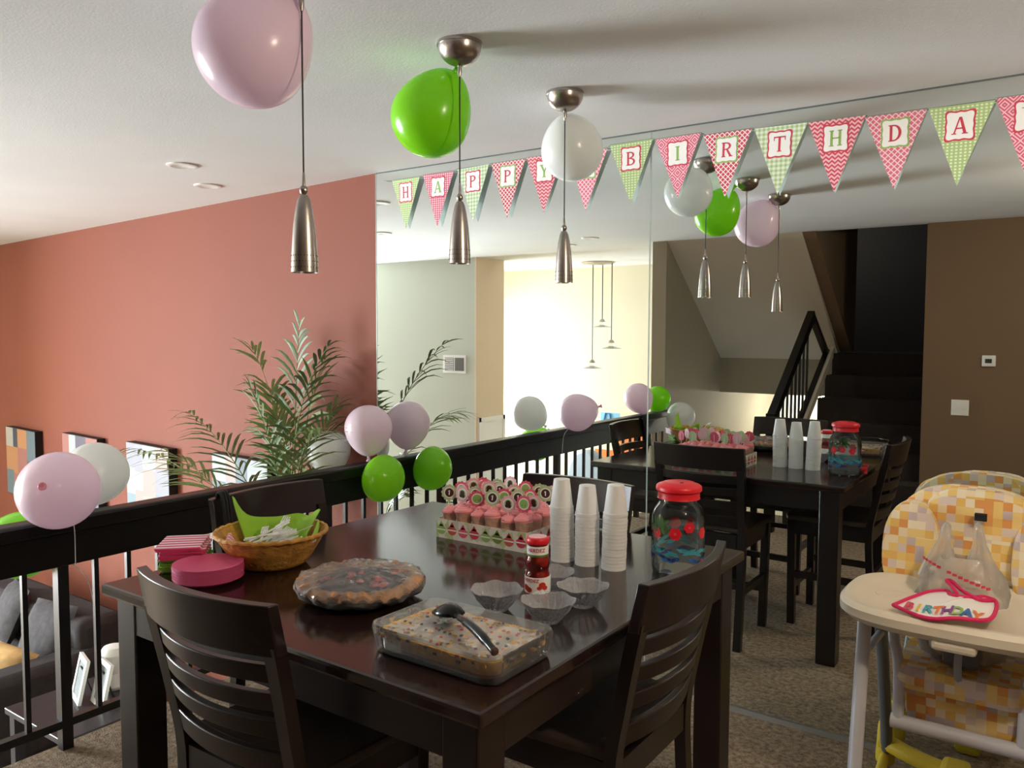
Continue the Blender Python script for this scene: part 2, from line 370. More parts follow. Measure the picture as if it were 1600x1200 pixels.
# ================================================================== THE SETTING
def setting():
    S = lambda name, a, b, m, **k: struct(MB().span(a, b).obj(name, m, smooth=False, **k))
    # dining floor slab (carpet), sunken living floor
    S('floor', (-3.13,-3.85,-0.25), (3.1,0.0,0.0), 'carpet')
    S('floor_living', (-11.8,-7.2,LOW-0.1), (-3.13,1.1,LOW), 'carpet')
    S('wall_balcony', (-3.13,-3.85,LOW), (-3.05,0,-0.25), 'beige')
    struct(MB().span((-11.8,-3.85,H),(3.1,1.1,H+0.12)).span((-11.8,-7.2,H),(-3.17,-3.85,H+0.12)).obj('ceiling','ceiling',smooth=False))
    S('wall_mirror', (-3.17,0.008,LOW), (3.1,0.15,H), 'white_wall')
    # orange living room wall, running on from the mirror edge and turning slightly away
    d = Vector((-0.996,0.0885,0)); n = Vector((0.0885,0.996,0)); a = Vector((-3.17,0.0,0)); b = a+d*8.6
    p = [a, b, b+n*0.12, a+n*0.12]
    mb = MB(); mb.add([(q.x,q.y,LOW) for q in p]+[(q.x,q.y,H) for q in p], [(0,1,5,4),(1,2,6,5),(2,3,7,6),(3,0,4,7),(0,3,2,1),(4,5,6,7)])
    struct(mb.obj('wall_orange','orange',smooth=False))
    # left wall with the big window
    mb = MB(); X0, X1 = -11.8, -11.6
    wy0, wy1, wz0, wz1 = -6.2, -3.2, -1.15, 1.85
    mb.span((X0,-7.2,LOW),(X1,1.1,wz0)); mb.span((X0,-7.2,wz1),(X1,1.1,H)); mb.span((X0,-7.2,wz0),(X1,wy0,wz1)); mb.span((X0,wy1,wz0),(X1,1.1,wz1))
    struct(mb.obj('wall_left','beige',smooth=False))
    w = struct(MB().span((X0+0.09,wy0,wz0),(X0+0.10,wy1,wz1)).obj('window_1','window_glass',smooth=False))
    for k in range(3):
        yy = wy0+(wy1-wy0)*k/2; MB().span((X0+0.05,yy-0.03,wz0),(X0+0.15,yy+0.03,wz1)).obj('window_mullion','white_paint',w,smooth=False)
    for zz in (wz0, wz1): MB().span((X0+0.05,wy0,zz-0.03),(X0+0.15,wy1,zz+0.03)).obj('window_rail','white_paint',w,smooth=False)
    S('wall_added_light_block', (-11.6,-2.95,LOW), (-9.9,-2.83,H), 'beige')  # unseen stub added to keep window light off the far orange wall
    S('wall_living_back', (-11.8,-7.2,LOW), (-7.3,-7.05,H), 'beige')
    # beige wall opposite the mirror (block with a return towards the kitchen)
    S('wall_beige', (-7.3,-4.6,LOW), (-5.62,-4.06,H), 'beige')
    S('wall_return', (-5.62,-4.6,LOW), (-5.60,-4.06,H), 'tan')
    # kitchen end
    S('wall_kitchen', (-7.3,-7.05,LOW), (-3.31,-5.95,H), 'cream')
    mb = MB(); kz0, kz1 = -0.25, 1.75
    mb.span((-7.3,-5.95,LOW),(-7.15,-4.6,kz0)); mb.span((-7.3,-5.95,kz1),(-7.15,-4.6,H)); mb.span((-7.3,-5.95,kz0),(-7.15,-5.8,kz1)); mb.span((-7.3,-4.7,kz0),(-7.15,-4.6,kz1))
    struct(mb.obj('wall_kitchen_end','cream',smooth=False))
    w = struct(MB().span((-7.23,-5.8,kz0),(-7.22,-4.7,kz1)).obj('window_2','window_glass',smooth=False))
    for yy in (-5.8,-5.25,-4.7): MB().span((-7.25,yy-0.025,kz0),(-7.19,yy+0.025,kz1)).obj('window_mullion','white_paint',w,smooth=False)
    # wall between kitchen and the stairs, its end faces the dining table
    S('wall_stub', (-3.31,-7.3,LOW), (-3.17,-3.79,H), 'taupe')
    # sloping soffit over the flight that goes down, with its end beam
    mb = MB(); pr = [(-3.80,H),(-5.22,1.33),(-5.34,1.33),(-5.34,H)]
    n = len(pr); mb.add([(-3.17,y,z) for y,z in pr]+[(-1.95,y,z) for y,z in pr], [tuple(range(n)), tuple(range(n,2*n))]+[(k,(k+1)%n,n+(k+1)%n,n+k) for k in range(n)])
    struct(mb.obj('ceiling_sloped_soffit','soffit',smooth=False))
    S('wall_beam', (-3.17,-5.36,0.96), (-1.95,-5.22,1.33), 'taupe')
    # bulkhead between the two flights
    mb = MB(); pr = [(-3.80,H),(-5.22,1.42),(-5.34,1.42),(-5.34,4.2),(-3.80,4.2)]
    n = len(pr); mb.add([(-1.96,y,z) for y,z in pr]+[(-1.84,y,z) for y,z in pr], [tuple(range(n)), tuple(range(n,2*n))]+[(k,(k+1)%n,n+(k+1)%n,n+k) for k in range(n)])
    struct(mb.obj('wall_bulkhead','brown_wall',smooth=False))
    # stairwell shell, its lack of light put into the dark paint
    S('wall_stairwell_back', (-3.2,-6.4,0.9), (-0.9,-6.3,4.2), 'stair_wall_shade')
    S('wall_stairwell_right', (-1.0,-6.4,-0.2), (-0.86,-3.95,4.2), 'stair_wall_shade')
    S('wall_stairwell_front', (-1.96,-3.80,H+0.13), (-0.9,-3.7,4.2), 'stair_wall_shade')
    S('ceiling_stairwell', (-3.2,-6.4,4.2), (-0.86,-3.7,4.3), 'stair_wall_shade')
    S('wall_lower_hall', (-3.2,-7.3,LOW), (-0.9,-7.2,1.0), 'white_wall')
    S('wall_lower_hall_right', (-1.95,-7.2,LOW), (-1.85,-4.95,0.96), 'white_wall')
    S('ceiling_lower_hall', (-3.2,-7.2,0.96), (-1.85,-5.34,1.05), 'white_wall')
    S('floor_lower_hall', (-3.2,-7.2,LOW-0.1), (-1.85,-3.85,LOW), 'carpet')
    # brown wall behind the camera, right wall
    S('wall_back', (-1.0,-3.95,0), (3.1,-3.80,H), 'brown_wall')
    S('wall_right', (3.0,-3.9,0), (3.1,0.1,H), 'brown_wall')
    # metal channel along the foot and top of the mirror
    S('trim_mirror_foot', (-3.17,-0.006,0.0), (1.6,0.0,0.022), 'chrome_trim')
    S('trim_mirror_top', (-3.17,-0.003,H-0.005), (1.6,0.0,H), 'channel')
setting()

def mirrors():
    m = MB().span((-3.168,0.0,0.0),(-1.5405,0.006,H-0.001)).obj('mirror_panel','mirror',smooth=False)
    tag(m, 'tall wall mirror panel left of the vertical seam, beside the orange wall', 'mirror')
    MB().span((-3.172,-0.002,0.0),(-3.168,0.006,H-0.002)).obj('edge','seam',m,smooth=False)
    m = MB().span((-1.5345,0.0,0.0),(1.6,0.006,H-0.001)).obj('mirror_panel','mirror',smooth=False)
    tag(m, 'tall wall mirror panel right of the vertical seam, behind the high chair', 'mirror')
    MB().span((-1.5405,-0.001,0.0),(-1.5345,0.006,H-0.002)).obj('edge','seam',m,smooth=False)
mirrors()

def stairs():
    t = thing('staircase', 'dark carpeted stairs climbing behind the room, seen in the mirror', 'stairs', (-1.475,-3.42,0))
    for k in range(7):
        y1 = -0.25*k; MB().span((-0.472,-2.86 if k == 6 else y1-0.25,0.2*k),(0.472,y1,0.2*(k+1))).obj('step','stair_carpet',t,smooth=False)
    # stringer and guard on the left
    mb = MB(); x = -0.48
    mb.tube([(x,0.12,0.30),(x,-1.55,1.44)],0.05,4,rx=0.5); mb.obj('stringer','stringer',t,smooth=False)
    g = thing('stair_railing', 'black railing on the stairs, seen in the mirror', 'railing', (-1.99,-3.3,0))
    MB().tube([(0,0.10,0.90),(0,-1.02,1.76)],0.055,4,rx=0.8).obj('handrail','rail_black',g,smooth=False)
    MB().tube([(0,-0.10,0.38),(0,-1.60,1.42)],0.035,4).obj('bottom_rail','rail_black',g,smooth=False)
    MB().tube([(0,-1.0,1.76),(0,-1.62,1.36)],0.035,4).obj('end_rail','rail_black',g,smooth=False)
    MB().span((-0.035,0.05,0.0),(0.035,0.12,0.95)).obj('post','rail_black',g,smooth=False)
    me = None
    for k in range(8):
        y = -0.10-0.115*k; z0 = 0.38-0.693*(y+0.10); z1 = 0.90-0.768*(y-0.10)
        MB().span((-0.008,y-0.008,z0),(0.008,y+0.008,z1)).obj('baluster','iron',g,smooth=False)
    d = thing('staircase', 'pale stairs going down beside the dark flight, seen in the mirror', 'stairs', (-2.56,-3.86,0))
    for k in range(6):
        MB().span((-0.6,-0.25*k-0.25,LOW),(0.6,-0.25*k,-0.19*(k+1))).obj('step','carpet',d,smooth=False)
stairs()

# ================================================================== RAILING
def railing():
    t = thing('balcony_railing', 'black balcony railing with thin balusters between dining area and sunken room', 'railing', (-3.09,0,0))
    L = 3.70
    MB().span((-0.045,-L,0.825),(0.045,-0.004,0.885)).obj('top_rail','rail_black',t,smooth=False,bevel=0.012)
    MB().span((-0.022,-L,0.70),(0.022,-0.004,0.825)).obj('fascia_board','rail_black',t,smooth=False,bevel=0.004)
    MB().span((-0.018,-L,0.085),(0.018,-0.004,0.115)).obj('bottom_rail','iron',t,smooth=False)
    for y in (-0.45,-1.756,-3.06):
        MB().span((-0.02,y-0.02,0.0),(0.02,y+0.02,0.70)).obj('post','iron',t,smooth=False)
    y = -1.756; ys = []
    for k in range(-14, 16):
        yy = -1.756-0.1305*k
        if -L < yy < -0.05 and min(abs(yy-p) for p in (-0.45,-1.756,-3.06)) > 0.06: ys.append(yy)
    me = MB().span((-0.009,-0.009,0.115),(0.009,0.009,0.70)).mesh('baluster','iron',False)
    for yy in ys:
        o = bpy.data.objects.new('baluster', me); COL.objects.link(o); o.parent = t; o.location = (0,yy,0)
railing()

# ================================================================== TABLE AND CHAIRS
def table():
    x0, x1, y0, y1 = -2.206, -0.869, -2.076, -0.672
    cx, cy = (x0+x1)/2, (y0+y1)/2; w, l = x1-x0, y1-y0
    t = thing('dining_table', 'square dark espresso counter-height dining table laden with party food', 'table', (cx,cy,0), -0.0075)
    MB().span((-w/2,-l/2,TZ-0.032),(w/2,l/2,TZ)).obj('table_top','tabletop',t,smooth=False,bevel=0.008)
    for sx in (-1,1):
        for sy in (-1,1):
            X, Y = sx*(w/2-0.075), sy*(l/2-0.075)
            MB().span((X-0.045,Y-0.045,0),(X+0.045,Y+0.045,TZ-0.033)).obj('leg','espresso',t,smooth=False,bevel=0.005)
    for s in (-1,1):
        MB().span((-w/2+0.121,s*(l/2-0.045)-0.012,TZ-0.13),(w/2-0.121,s*(l/2-0.045)+0.012,TZ-0.033)).obj('apron','espresso',t,smooth=False)
        MB().span((s*(w/2-0.045)-0.012,-l/2+0.121,TZ-0.13),(s*(w/2-0.045)+0.012,l/2-0.121,TZ-0.033)).obj('apron','espresso',t,smooth=False)
table()

def make_chair(label):
    t = thing('dining_chair', label, 'chair', group='counter-height dining chairs')
    lean = lambda z: -0.195-0.085*max(0, z-0.60)/0.42
    # seat
    mb = MB(); n = 9
    top = []; 
    mb.prism([(-0.215,-0.19),(0.215,-0.19),(0.235,0.215),(0.19,0.235),(-0.19,0.235),(-0.235,0.215)],0.575,0.605)
    mb.obj('seat','seat_wood',t,smooth=False,bevel=0.010)
    for s in (-1,1):
        MB().tube([(s*0.19,0.195,0),(s*0.20,0.20,0.575)],0.0283,4).obj('leg','espresso',t,smooth=False,bevel=0.003)
        P = [(s*0.205,-0.235,0),(s*0.205,-0.20,0.35),(s*0.205,-0.193,0.56),(s*0.208,lean(0.72),0.72),(s*0.213,lean(0.84),0.84),(s*0.217,lean(0.93)-0.002,0.93)]
        MB().tube(smooth_pts(P,4),0.0265,4,rx=0.85).obj('rear_leg','espresso',t,bevel=0.0)
    def slat(z0, z1, name, bulge, hw=0.205, th=0.020):
        mb = MB(); N_ = 14; vs = []
        for i in range(N_+1):
            u = -1+2*i/N_; x = u*hw; dy = -bulge*(1-u*u)
            for (z, o) in ((z0,-th/2),(z1,-th/2),(z1,th/2),(z0,th/2)):
                vs.append((x, lean(z)+dy+o, z))
        fs = []
        for i in range(N_):
            for k in range(4): fs.append((i*4+k,(i+1)*4+k,(i+1)*4+(k+1)%4,i*4+(k+1)%4))
        fs += [(0,1,2,3),(N_*4+3,N_*4+2,N_*4+1,N_*4)]
        mb.add(vs, fs); return mb.obj(name,'espresso',t,bevel=0.003)
    slat(0.905,1.02,'top_rail',0.045,0.238,0.027)
    for z in (0.838,0.772,0.706): slat(z,z+0.042,'back_slat',0.042)
    slat(0.612,0.668,'lower_rail',0.035)
    for s in (-1,1):
        MB().span((s*0.20-0.012,-0.19,0.50),(s*0.20+0.012,0.18,0.574)).obj('apron','espresso',t,smooth=False)
        MB().span((s*0.198-0.011,-0.20,0.26),(s*0.198+0.011,0.185,0.295)).obj('stretcher','espresso',t,smooth=False)
    MB().span((-0.18,0.188,0.50),(0.18,0.212,0.574)).obj('apron','espresso',t,smooth=False)
    MB().span((-0.18,-0.205,0.50),(0.18,-0.183,0.574)).obj('apron','espresso',t,smooth=False)
    MB().span((-0.17,0.185,0.19),(0.17,0.205,0.225)).obj('stretcher','espresso',t,smooth=False)
    MB().span((-0.18,-0.215,0.30),(0.18,-0.195,0.33)).obj('stretcher','espresso',t,smooth=False)
    return t
ch = make_chair('dark ladder-back chair in the left foreground, its back turned to the camera')
place(ch, (-1.55,-1.915,0), (0,0,0.0))
def another(label, loc, rz):
    c = copy_tree(ch); c['label'] = label; place(c, loc, (0,0,rz)); return c
another('dark ladder-back chair at the right side of the table, below the drinks jar', (-1.045,-1.40,0), PI/2)
another('dark ladder-back chair tucked against the railing side of the table, behind the basket', (-2.055,-1.395,0), -PI/2)
another('dark ladder-back chair between the table and the mirror, behind the cup stacks', (-1.545,-0.875,0), PI)
def chair_strap():
    t = MB()
    P = [(-2.352,-1.60,0.84),(-2.355,-1.60,0.95),(-2.342,-1.60,1.028),(-2.318,-1.60,1.028),(-2.302,-1.60,0.95),(-2.305,-1.60,0.85)]
    for k in range(3): t.tube([(x,y+0.011*k,z) for x,y,z in smooth_pts(P,5)],0.0065,6)
    tag(t.obj('cord_loop','strap_black'), 'black cord looped over the top of the chair by the railing', 'cord')
chair_strap()

# ================================================================== PENDANT LAMPS
def pendants():
    for k, (x, y, zb, lab) in enumerate([(-1.562,-1.888,1.716,'brushed metal pendant lamp nearest the camera, beside the pink balloon'),(-1.560,-1.284,1.782,'brushed metal pendant lamp in the middle of the row, beside the green balloon'),(-1.557,-0.680,1.756,'brushed metal pendant lamp nearest the mirror, in front of the white balloon')]):
        t = thing('pendant_lamp', lab, 'lamp', (x,y,H), group='pendant lamps over the table')
        prof = [(0.068,0.0),(0.069,-0.010)]+[(0.066*math.cos(a), -0.010-0.058*math.sin(a)) for a in [PI/2*i/8 for i in range(9)]]
        prof[-1] = (0.006,-0.068)
        MB().lathe(prof,32).obj('canopy','nickel',t)
        MB().lathe([(0.006,-0.066),(0.007,-0.085),(0.003,-0.10)],12).obj('cord_grip','nickel',t)
        MB().tube([(0,0,-0.085),(0,0,zb+0.20-H)],0.0022,6).obj('cord','cord',t)
        zt = zb-H
        sh = [(0.0,0.188),(0.010,0.187),(0.016,0.175),(0.021,0.15),(0.026,0.115),(0.0295,0.075),(0.032,0.035),(0.033,0.0),(0.0312,0.0),(0.030,0.035),(0.027,0.075)]
        s = MB().lathe([(r,z+zt) for r,z in sh],28).obj('shade','nickel',t)
        b = MB()
        for q in range(3):
            for a in range(26):
                an = 2*PI*(a+0.5*(q%2))/26; rr = 0.0330-0.0005*q; b.lathe([(0.0,0.0004),(0.0013,0.0003),(0.0013,-0.0006)],6,M=T(0,0,zt+0.012+0.014*q+0.0)@RZ(an)@T(rr,0,0)@RY(PI/2))
        b.obj('pierced_dots','nickel_dark',s)
        MB().lathe([(0.0,0.211),(0.005,0.210),(0.0088,0.206),(0.0105,0.199),(0.0088,0.192),(0.005,0.188)],16,M=T(0,0,zt)).obj('ball_cap','nickel',t)
        MB().lathe([(0.0,0.245),(0.003,0.24),(0.005,0.208)],10,M=T(0,0,zt)).obj('strain_relief','nickel',t)
pendants()

# ================================================================== BALLOONS
def balloon(label, color, c, r, knot_dir, group, elong=1.12, ribbon=None, knotcol=None):
    k = Vector(knot_dir).normalized()
    t = thing('balloon', label, 'balloon', c, group=group)
    q = Vector((0,0,-1)).rotation_difference(k).to_matrix().to_4x4()
    prof = []
    for i in range(25):
        a = PI*i/24; z = math.cos(a); rr = math.sin(a)
        if z < 0: zz = z*(elong*1.16); rr *= (1-0.16*(-z)**1.5)
        else: zz = z*0.96
        prof.append((max(rr,0)*r, zz*r))
    zb = prof[-1][1]; prof = prof[:-1]+[(0.010,zb+0.002),(0.007,zb-0.006)]
    prof[0] = (0.0, prof[0][1])
    MB().lathe(prof,40,M=q).obj('skin','balloon_'+color,t)
    MB().lathe([(0.006,zb-0.004),(0.0085,zb-0.010),(0.006,zb-0.014),(0.014,zb-0.026),(0.012,zb-0.028),(0.0,zb-0.020)],14,M=q).obj('knot',knotcol or 'balloon_'+color,t)
    if ribbon:
        MB().tube([Vector(p)-Vector(c) for p in smooth_pts(ribbon,6)],0.0018,5).obj('ribbon','ribbon',t)
    return t
G1, G2, G3, G4 = 'balloons tied to the pendant lamps', 'balloons tied to the railing at the left', 'balloons tied to the railing by the mirror', 'balloons at the far end of the railing'
balloon('large pale pink balloon tied under the nearest pendant lamp canopy','pink',(-1.712,-1.919,2.268),0.1415,(0.62,0.35,0.72),G1,1.05,knotcol='knot_red')
balloon('lime green balloon tied under the middle pendant lamp canopy','green',(-1.718,-1.237,2.250),0.1255,(0.62,0.05,0.85),G1,1.12)
balloon('white balloon hanging behind the pendant lamp nearest the mirror','white',(-1.600,-0.555,2.262),0.118,(0.14,-0.55,0.72),G1,1.02)
balloon('pale pink balloon at the left end of the railing, facing the camera','pink',(-2.96,-1.817,1.008),0.137,(0.72,-0.62,0.25),G2,1.0,[(-2.99,-1.76,0.90),(-3.02,-1.735,0.84),(-3.03,-1.73,0.70)],'knot_red')
balloon('white balloon at the left end of the railing, behind the pink one','white',(-3.20,-1.555,1.01),0.124,(0.30,-0.60,-0.5),G2,1.02)
balloon('lime green balloon hanging behind the railing at the far left','green',(-3.30,-1.80,0.755),0.128,(0.55,0.1,0.5),G2,1.0,[(-3.18,-1.72,0.72),(-3.16,-1.63,0.62),(-3.16,-1.60,0.50)])
balloon('pale pink balloon on the railing beside the mirror, above a green one','pink',(-3.085,-0.155,1.070),0.126,(-0.05,0.05,-1),G3,1.05)
balloon('lime green balloon on the railing beside the mirror, below a pink one','green',(-2.952,-0.195,0.820),0.124,(-1,0.02,0.08),G3,0.58)
balloon('white balloon behind the railing beside the palm','white',(-3.39,-0.160,0.914),0.117,(0.5,0.1,0.3),G3,1.0)
balloon('pale pink balloon at the far railing end, seen only in the mirror','pink',(-3.12,-3.13,1.03),0.126,(0.1,-0.5,-0.6),G4)
balloon('lime green balloon at the far railing end, seen only in the mirror','green',(-3.05,-3.38,1.005),0.115,(0.0,-1,-0.1),G4,1.0)
balloon('white balloon at the far railing end, seen only in the mirror','white',(-2.90,-3.55,0.850),0.126,(-0.3,0.2,-0.8),G4,1.1)

# ================================================================== BANNER
SW, TH = 0.17, 0.09
def letter_polys(ch):
    R_ = lambda a,b,c,d: [(a,b),(c,b),(c,d),(a,d)]
    def arc(cx, cy, ro, ri, ryo, ryi, a0, a1, n=10):
        o = [(cx+ro*math.cos(a0+(a1-a0)*i/n), cy+ryo*math.sin(a0+(a1-a0)*i/n)) for i in range(n+1)]
        i_ = [(cx+ri*math.cos(a0+(a1-a0)*i/n), cy+ryi*math.sin(a0+(a1-a0)*i/n)) for i in range(n+1)]
        return [[o[k], o[k+1], i_[k+1], i_[k]] for k in range(n)]
    stem = lambda x: [R_(x,0,x+SW,1), R_(x-0.08,0,x+SW+0.08,0.06), R_(x-0.08,0.94,x+SW+0.08,1)]
    if ch == 'I': return stem(0.41)
    if ch == 'H': return stem(0.12)+stem(0.71)+[R_(0.2,0.46,0.8,0.46+TH)]
    if ch == 'T': return stem(0.41)+[R_(0.05,0.92,0.95,1.0),R_(0.05,0.74,0.11,1),R_(0.89,0.74,0.95,1)]
    if ch == 'P': return stem(0.17)+arc(0.45,0.74,0.42,0.25,0.26,0.18,-PI/2,PI/2)+[R_(0.3,0.92,0.46,1),R_(0.3,0.48,0.46,0.56)]
    if ch == 'R': return letter_polys('P')+[[(0.46,0.5),(0.62,0.5),(0.95,0.03),(0.76,0.03)],R_(0.72,0,1.02,0.06)]
    if ch == 'B': return stem(0.17)+arc(0.45,0.76,0.38,0.21,0.24,0.16,-PI/2,PI/2)+arc(0.48,0.27,0.43,0.25,0.27,0.19,-PI/2,PI/2)+[R_(0.3,0.92,0.46,1),R_(0.3,0.48,0.5,0.56),R_(0.3,0,0.5,0.08)]
    if ch == 'D': return stem(0.15)+arc(0.40,0.5,0.52,0.33,0.5,0.42,-PI/2,PI/2,14)+[R_(0.25,0.92,0.42,1),R_(0.25,0,0.42,0.08)]
    if ch == 'A': return [[(0.10,0.03),(0.20,0.03),(0.53,1),(0.44,1)],[(0.44,1),(0.60,1),(0.93,0.03),(0.73,0.03)],R_(0.27,0.30,0.72,0.38),R_(0.0,0,0.30,0.06),R_(0.64,0,1.02,0.06)]
    if ch == 'Y': return [R_(0.42,0,0.59,0.5),R_(0.32,0,0.69,0.06),[(0.42,0.45),(0.59,0.45),(0.28,0.97),(0.09,0.97)],[(0.46,0.45),(0.59,0.45),(0.92,0.97),(0.80,0.97)],R_(0.0,0.94,0.37,1),R_(0.70,0.94,1.0,1)]
    return []
def scallop(w, h, n=72):
    pts = []
    for i in range(n):
        a = 2*PI*i/n; c, s = math.cos(a), math.sin(a); k = (abs(c)**5+abs(s)**5)**(-1/5)
        f = 1+0.045*math.cos(8*a)-0.05*math.cos(4*a)
        pts.append((w/2*c*k*f*0.97, h/2*s*k*f*0.97))
    return pts
def banner():
    F = [('H','green_dots','red','red',-2.937,2.383,2.125),('A','pink_dots','green','red',-2.714,2.388,2.119),('P','gingham','red','red',-2.491,2.393,2.127),('P','red_lattice','red','green',-2.280,2.396,2.127),('Y','chevron','green','red',-2.072,2.398,2.138),('','pink_lattice','red','green',-1.842,2.390,2.126),('B','green_dots','red','red',-1.626,2.400,2.140),('I','diamond','green','red',-1.410,2.396,2.143),('R','red_lattice','red','green',-1.196,2.384,2.124),('T','gingham','red','red',-0.984,2.379,2.116),('H','chevron','green','red',-0.777,2.374,2.105),('D','pink_lattice','red','green',-0.574,2.365,2.096),('A','green_dots','red','red',-0.366,2.362,2.090),('Y','diamond','green','red',-0.162,2.366,2.084)]
    t = thing('birthday_banner','pink and green HAPPY BIRTHDAY pennant banner strung across the mirror','banner',(-1.55,-0.014,2.39))
    o0 = Vector((-1.55,-0.014,2.39))
    FR = RX(PI/2)   # local XY -> XZ facing -Y
    pts = [(-3.10,2.392)]
    for i, (ch_, pat, ink, fr, x, zt, zb) in enumerate(F):
        h = zt-zb; tilt = R.uniform(-0.03,0.03)+0.012
        f = MB(); f.prism([(-0.102,0.0),(0.0,-h),(0.102,0.0)],0.0,0.0012,0,FR,1,1)
        fo = f.obj('flag',['flag_'+pat,'flag_back'],t,smooth=False); fo.location = Vector((x,-0.015+R.uniform(-0.002,0.002),zt))-o0; fo.rotation_euler = (R.uniform(-0.02,0.03),tilt,R.uniform(-0.05,0.05))
        pts += [(x-0.103,zt+0.003),(x+0.103,zt+0.003)]
        cy = -0.070
        MB().prism([(a,b+cy) for a,b in scallop(0.098,0.108)],0.0012,0.0018,0,FR).obj('label_border',fr+'_ink',fo,smooth=False)
        MB().prism([(a,b+cy) for a,b in scallop(0.086,0.095)],0.0018,0.0024,0,FR).obj('label_card','card_white',fo,smooth=False)
        if ch_:
            lb = MB(); hh, ww = 0.058, 0.050 if ch_ not in 'I' else 0.056
            for pl in letter_polys(ch_): lb.prism([((a-0.5)*ww,(b-0.5)*hh+cy) for a,b in pl],0.0024,0.0030,0,FR)
            lb.obj('letter',ink+'_ink',fo,smooth=False)
    pts.append((0.05,2.385))
    st = MB().tube([Vector((x,-0.012,z))-o0 for x,z in pts],0.0015,5); st.obj('string','string',t)
banner()

# ================================================================== TABLE-TOP ITEMS
def foam_cups():
    me = None; hc, pit = 0.092, 0.0107
    prof = [(0.0,hc-0.004),(0.0215,hc-0.004),(0.0225,hc),(0.0245,hc),(0.0352,0.010),(0.0368,0.0095),(0.0372,0.004),(0.0368,0.0),(0.0345,0.0005),(0.0235,hc-0.008),(0.0,hc-0.010)]
    me = MB().lathe(prof,28).mesh('foam_cup','foam')
    for s, (x, y, n, nm) in enumerate([(-1.290,-1.113,16,'left'),(-1.207,-1.107,15,'middle'),(-1.118,-1.103,16,'right')]):
        for k in range(n):
            o = bpy.data.objects.new('foam_cup', me); COL.objects.link(o)
            o.location = (x+R.uniform(-0.0006,0.0006)+0.0003*k*(s-1), y+R.uniform(-0.0006,0.0006), TZ+pit*k); o.rotation_euler = (0,0,R.uniform(0,6))
            p = n-1-k
            lab = ('white foam cup on top of the %s upside-down stack' % nm) if p == 0 else ('white foam cup, %s from the top of the %s stack' % (ORD[p], nm))
            if k == 0: lab = 'white foam cup at the bottom of the %s stack' % nm
            tag(o, lab, 'cup', 'stacked foam cups')
foam_cups()

def drinks_jar():
    t = thing('drinks_jar','clear glass drinks jar with red lid and painted red flowers','jar',(-0.945,-1.030,TZ))
    r = 0.077
    outer = [(0.0,0.0),(0.066,0.0),(0.074,0.006),(r,0.02),(r,0.150),(0.0755,0.172),(0.069,0.192),(0.058,0.206),(0.055,0.212),(0.055,0.235)]
    MB().lathe(outer,48).obj('glass_body','jar_glass',t)
    MB().lathe([(0.0,0.012),(0.066,0.012),(r-0.006,0.022),(r-0.006,0.142),(0.0,0.142)],40).obj('water','water',t)
    lid = [(0.0,0.268),(0.045,0.268),(0.052,0.263),(0.060,0.262),(0.0645,0.258),(0.066,0.252),(0.066,0.246),(0.060,0.240),(0.060,0.226),(0.0615,0.222),(0.055,0.222),(0.0,0.224)]
    l = MB().lathe(lid,48,wob=lambda rr,z,a:(rr*(1+(0.012*math.cos(24*a) if rr > 0.058 and z < 0.262 else 0)),z)).obj('lid','red_plastic',t)
    MB().lathe([(0.006,0.2675),(0.006,0.2695),(0.0,0.2697)],10,M=T(0.012,-0.008,0)).obj('lid_plug','brown_ink',l)
    def wrap(polys, name, m, off=0.0006):
        mb = MB()
        for pl in polys:
            vs = [((r+off)*math.cos(a), (r+off)*math.sin(a), z) for a, z in pl]; mb.add(vs,[tuple(range(len(vs)))])
        return mb.obj(name,m,t,smooth=False)
    def petals(a0, z0, s, m):
        P = []
        for k in range(6):
            an = 2*PI*k/6; cx, cz = 0.55*s*math.cos(an), 0.55*s*math.sin(an)
            P.append([((a0+(cx+0.5*s*math.cos(b))/r), z0+cz+0.5*s*math.sin(b)) for b in [2*PI*q/8 for q in range(8)]])
        wrap(P,'flower',m); wrap([[(a0+0.22*s*math.cos(2*PI*q/8)/r, z0+0.22*s*math.sin(2*PI*q/8)) for q in range(8)]],'flower_centre','hot_pink',0.0012)
    for a0, z0, s in [(-2.05,0.128,0.016),(-1.28,0.131,0.018),(-2.75,0.135,0.015),(-0.75,0.150,0.016),(-0.1,0.13,0.017),(0.9,0.13,0.017),(2.1,0.13,0.017),(1.5,0.135,0.014)]: petals(a0,z0,s,'red_plastic')
    for name, m, zc, hh, n, seed in [('painted_leaves','leaf_ink',0.148,0.030,16,3),('painted_wave','teal_ink',0.078,0.016,26,4),('painted_fish','blue_ink',0.060,0.020,14,5),('painted_coral','navy_ink',0.050,0.024,8,6)]:
        rr = random.Random(seed); P = []
        for k in range(n):
            a = (-PI+2*PI*(k+rr.random())/n) if name != 'painted_leaves' else -2.35+rr.uniform(-0.55,0.75)
            z = zc+rr.uniform(-0.5,0.5)*hh; L_ = rr.uniform(0.012,0.026); th = rr.uniform(-0.5,0.5) if name != 'painted_leaves' else rr.uniform(-2,2)
            P.append([(a+(L_*u*math.cos(th)-v*math.sin(th))/r, z+L_*u*math.sin(th)+v*math.cos(th)) for u,v in ((-1,0),(-0.3,0.005),(0.4,0.006),(1,0),(0.4,-0.005),(-0.4,-0.006))])
        wrap(P,name,m,0.0004+0.0001*seed)
    sp = MB().tube([(0.070,-0.02,0.034),(0.096,-0.026,0.034)],0.010,12); sp.tube([(0.094,-0.026,0.046),(0.094,-0.026,0.012)],0.0075,10); sp.box((0.094,-0.026,0.052),(0.026,0.010,0.010))
    sp.obj('spigot','red_plastic',t)
drinks_jar()

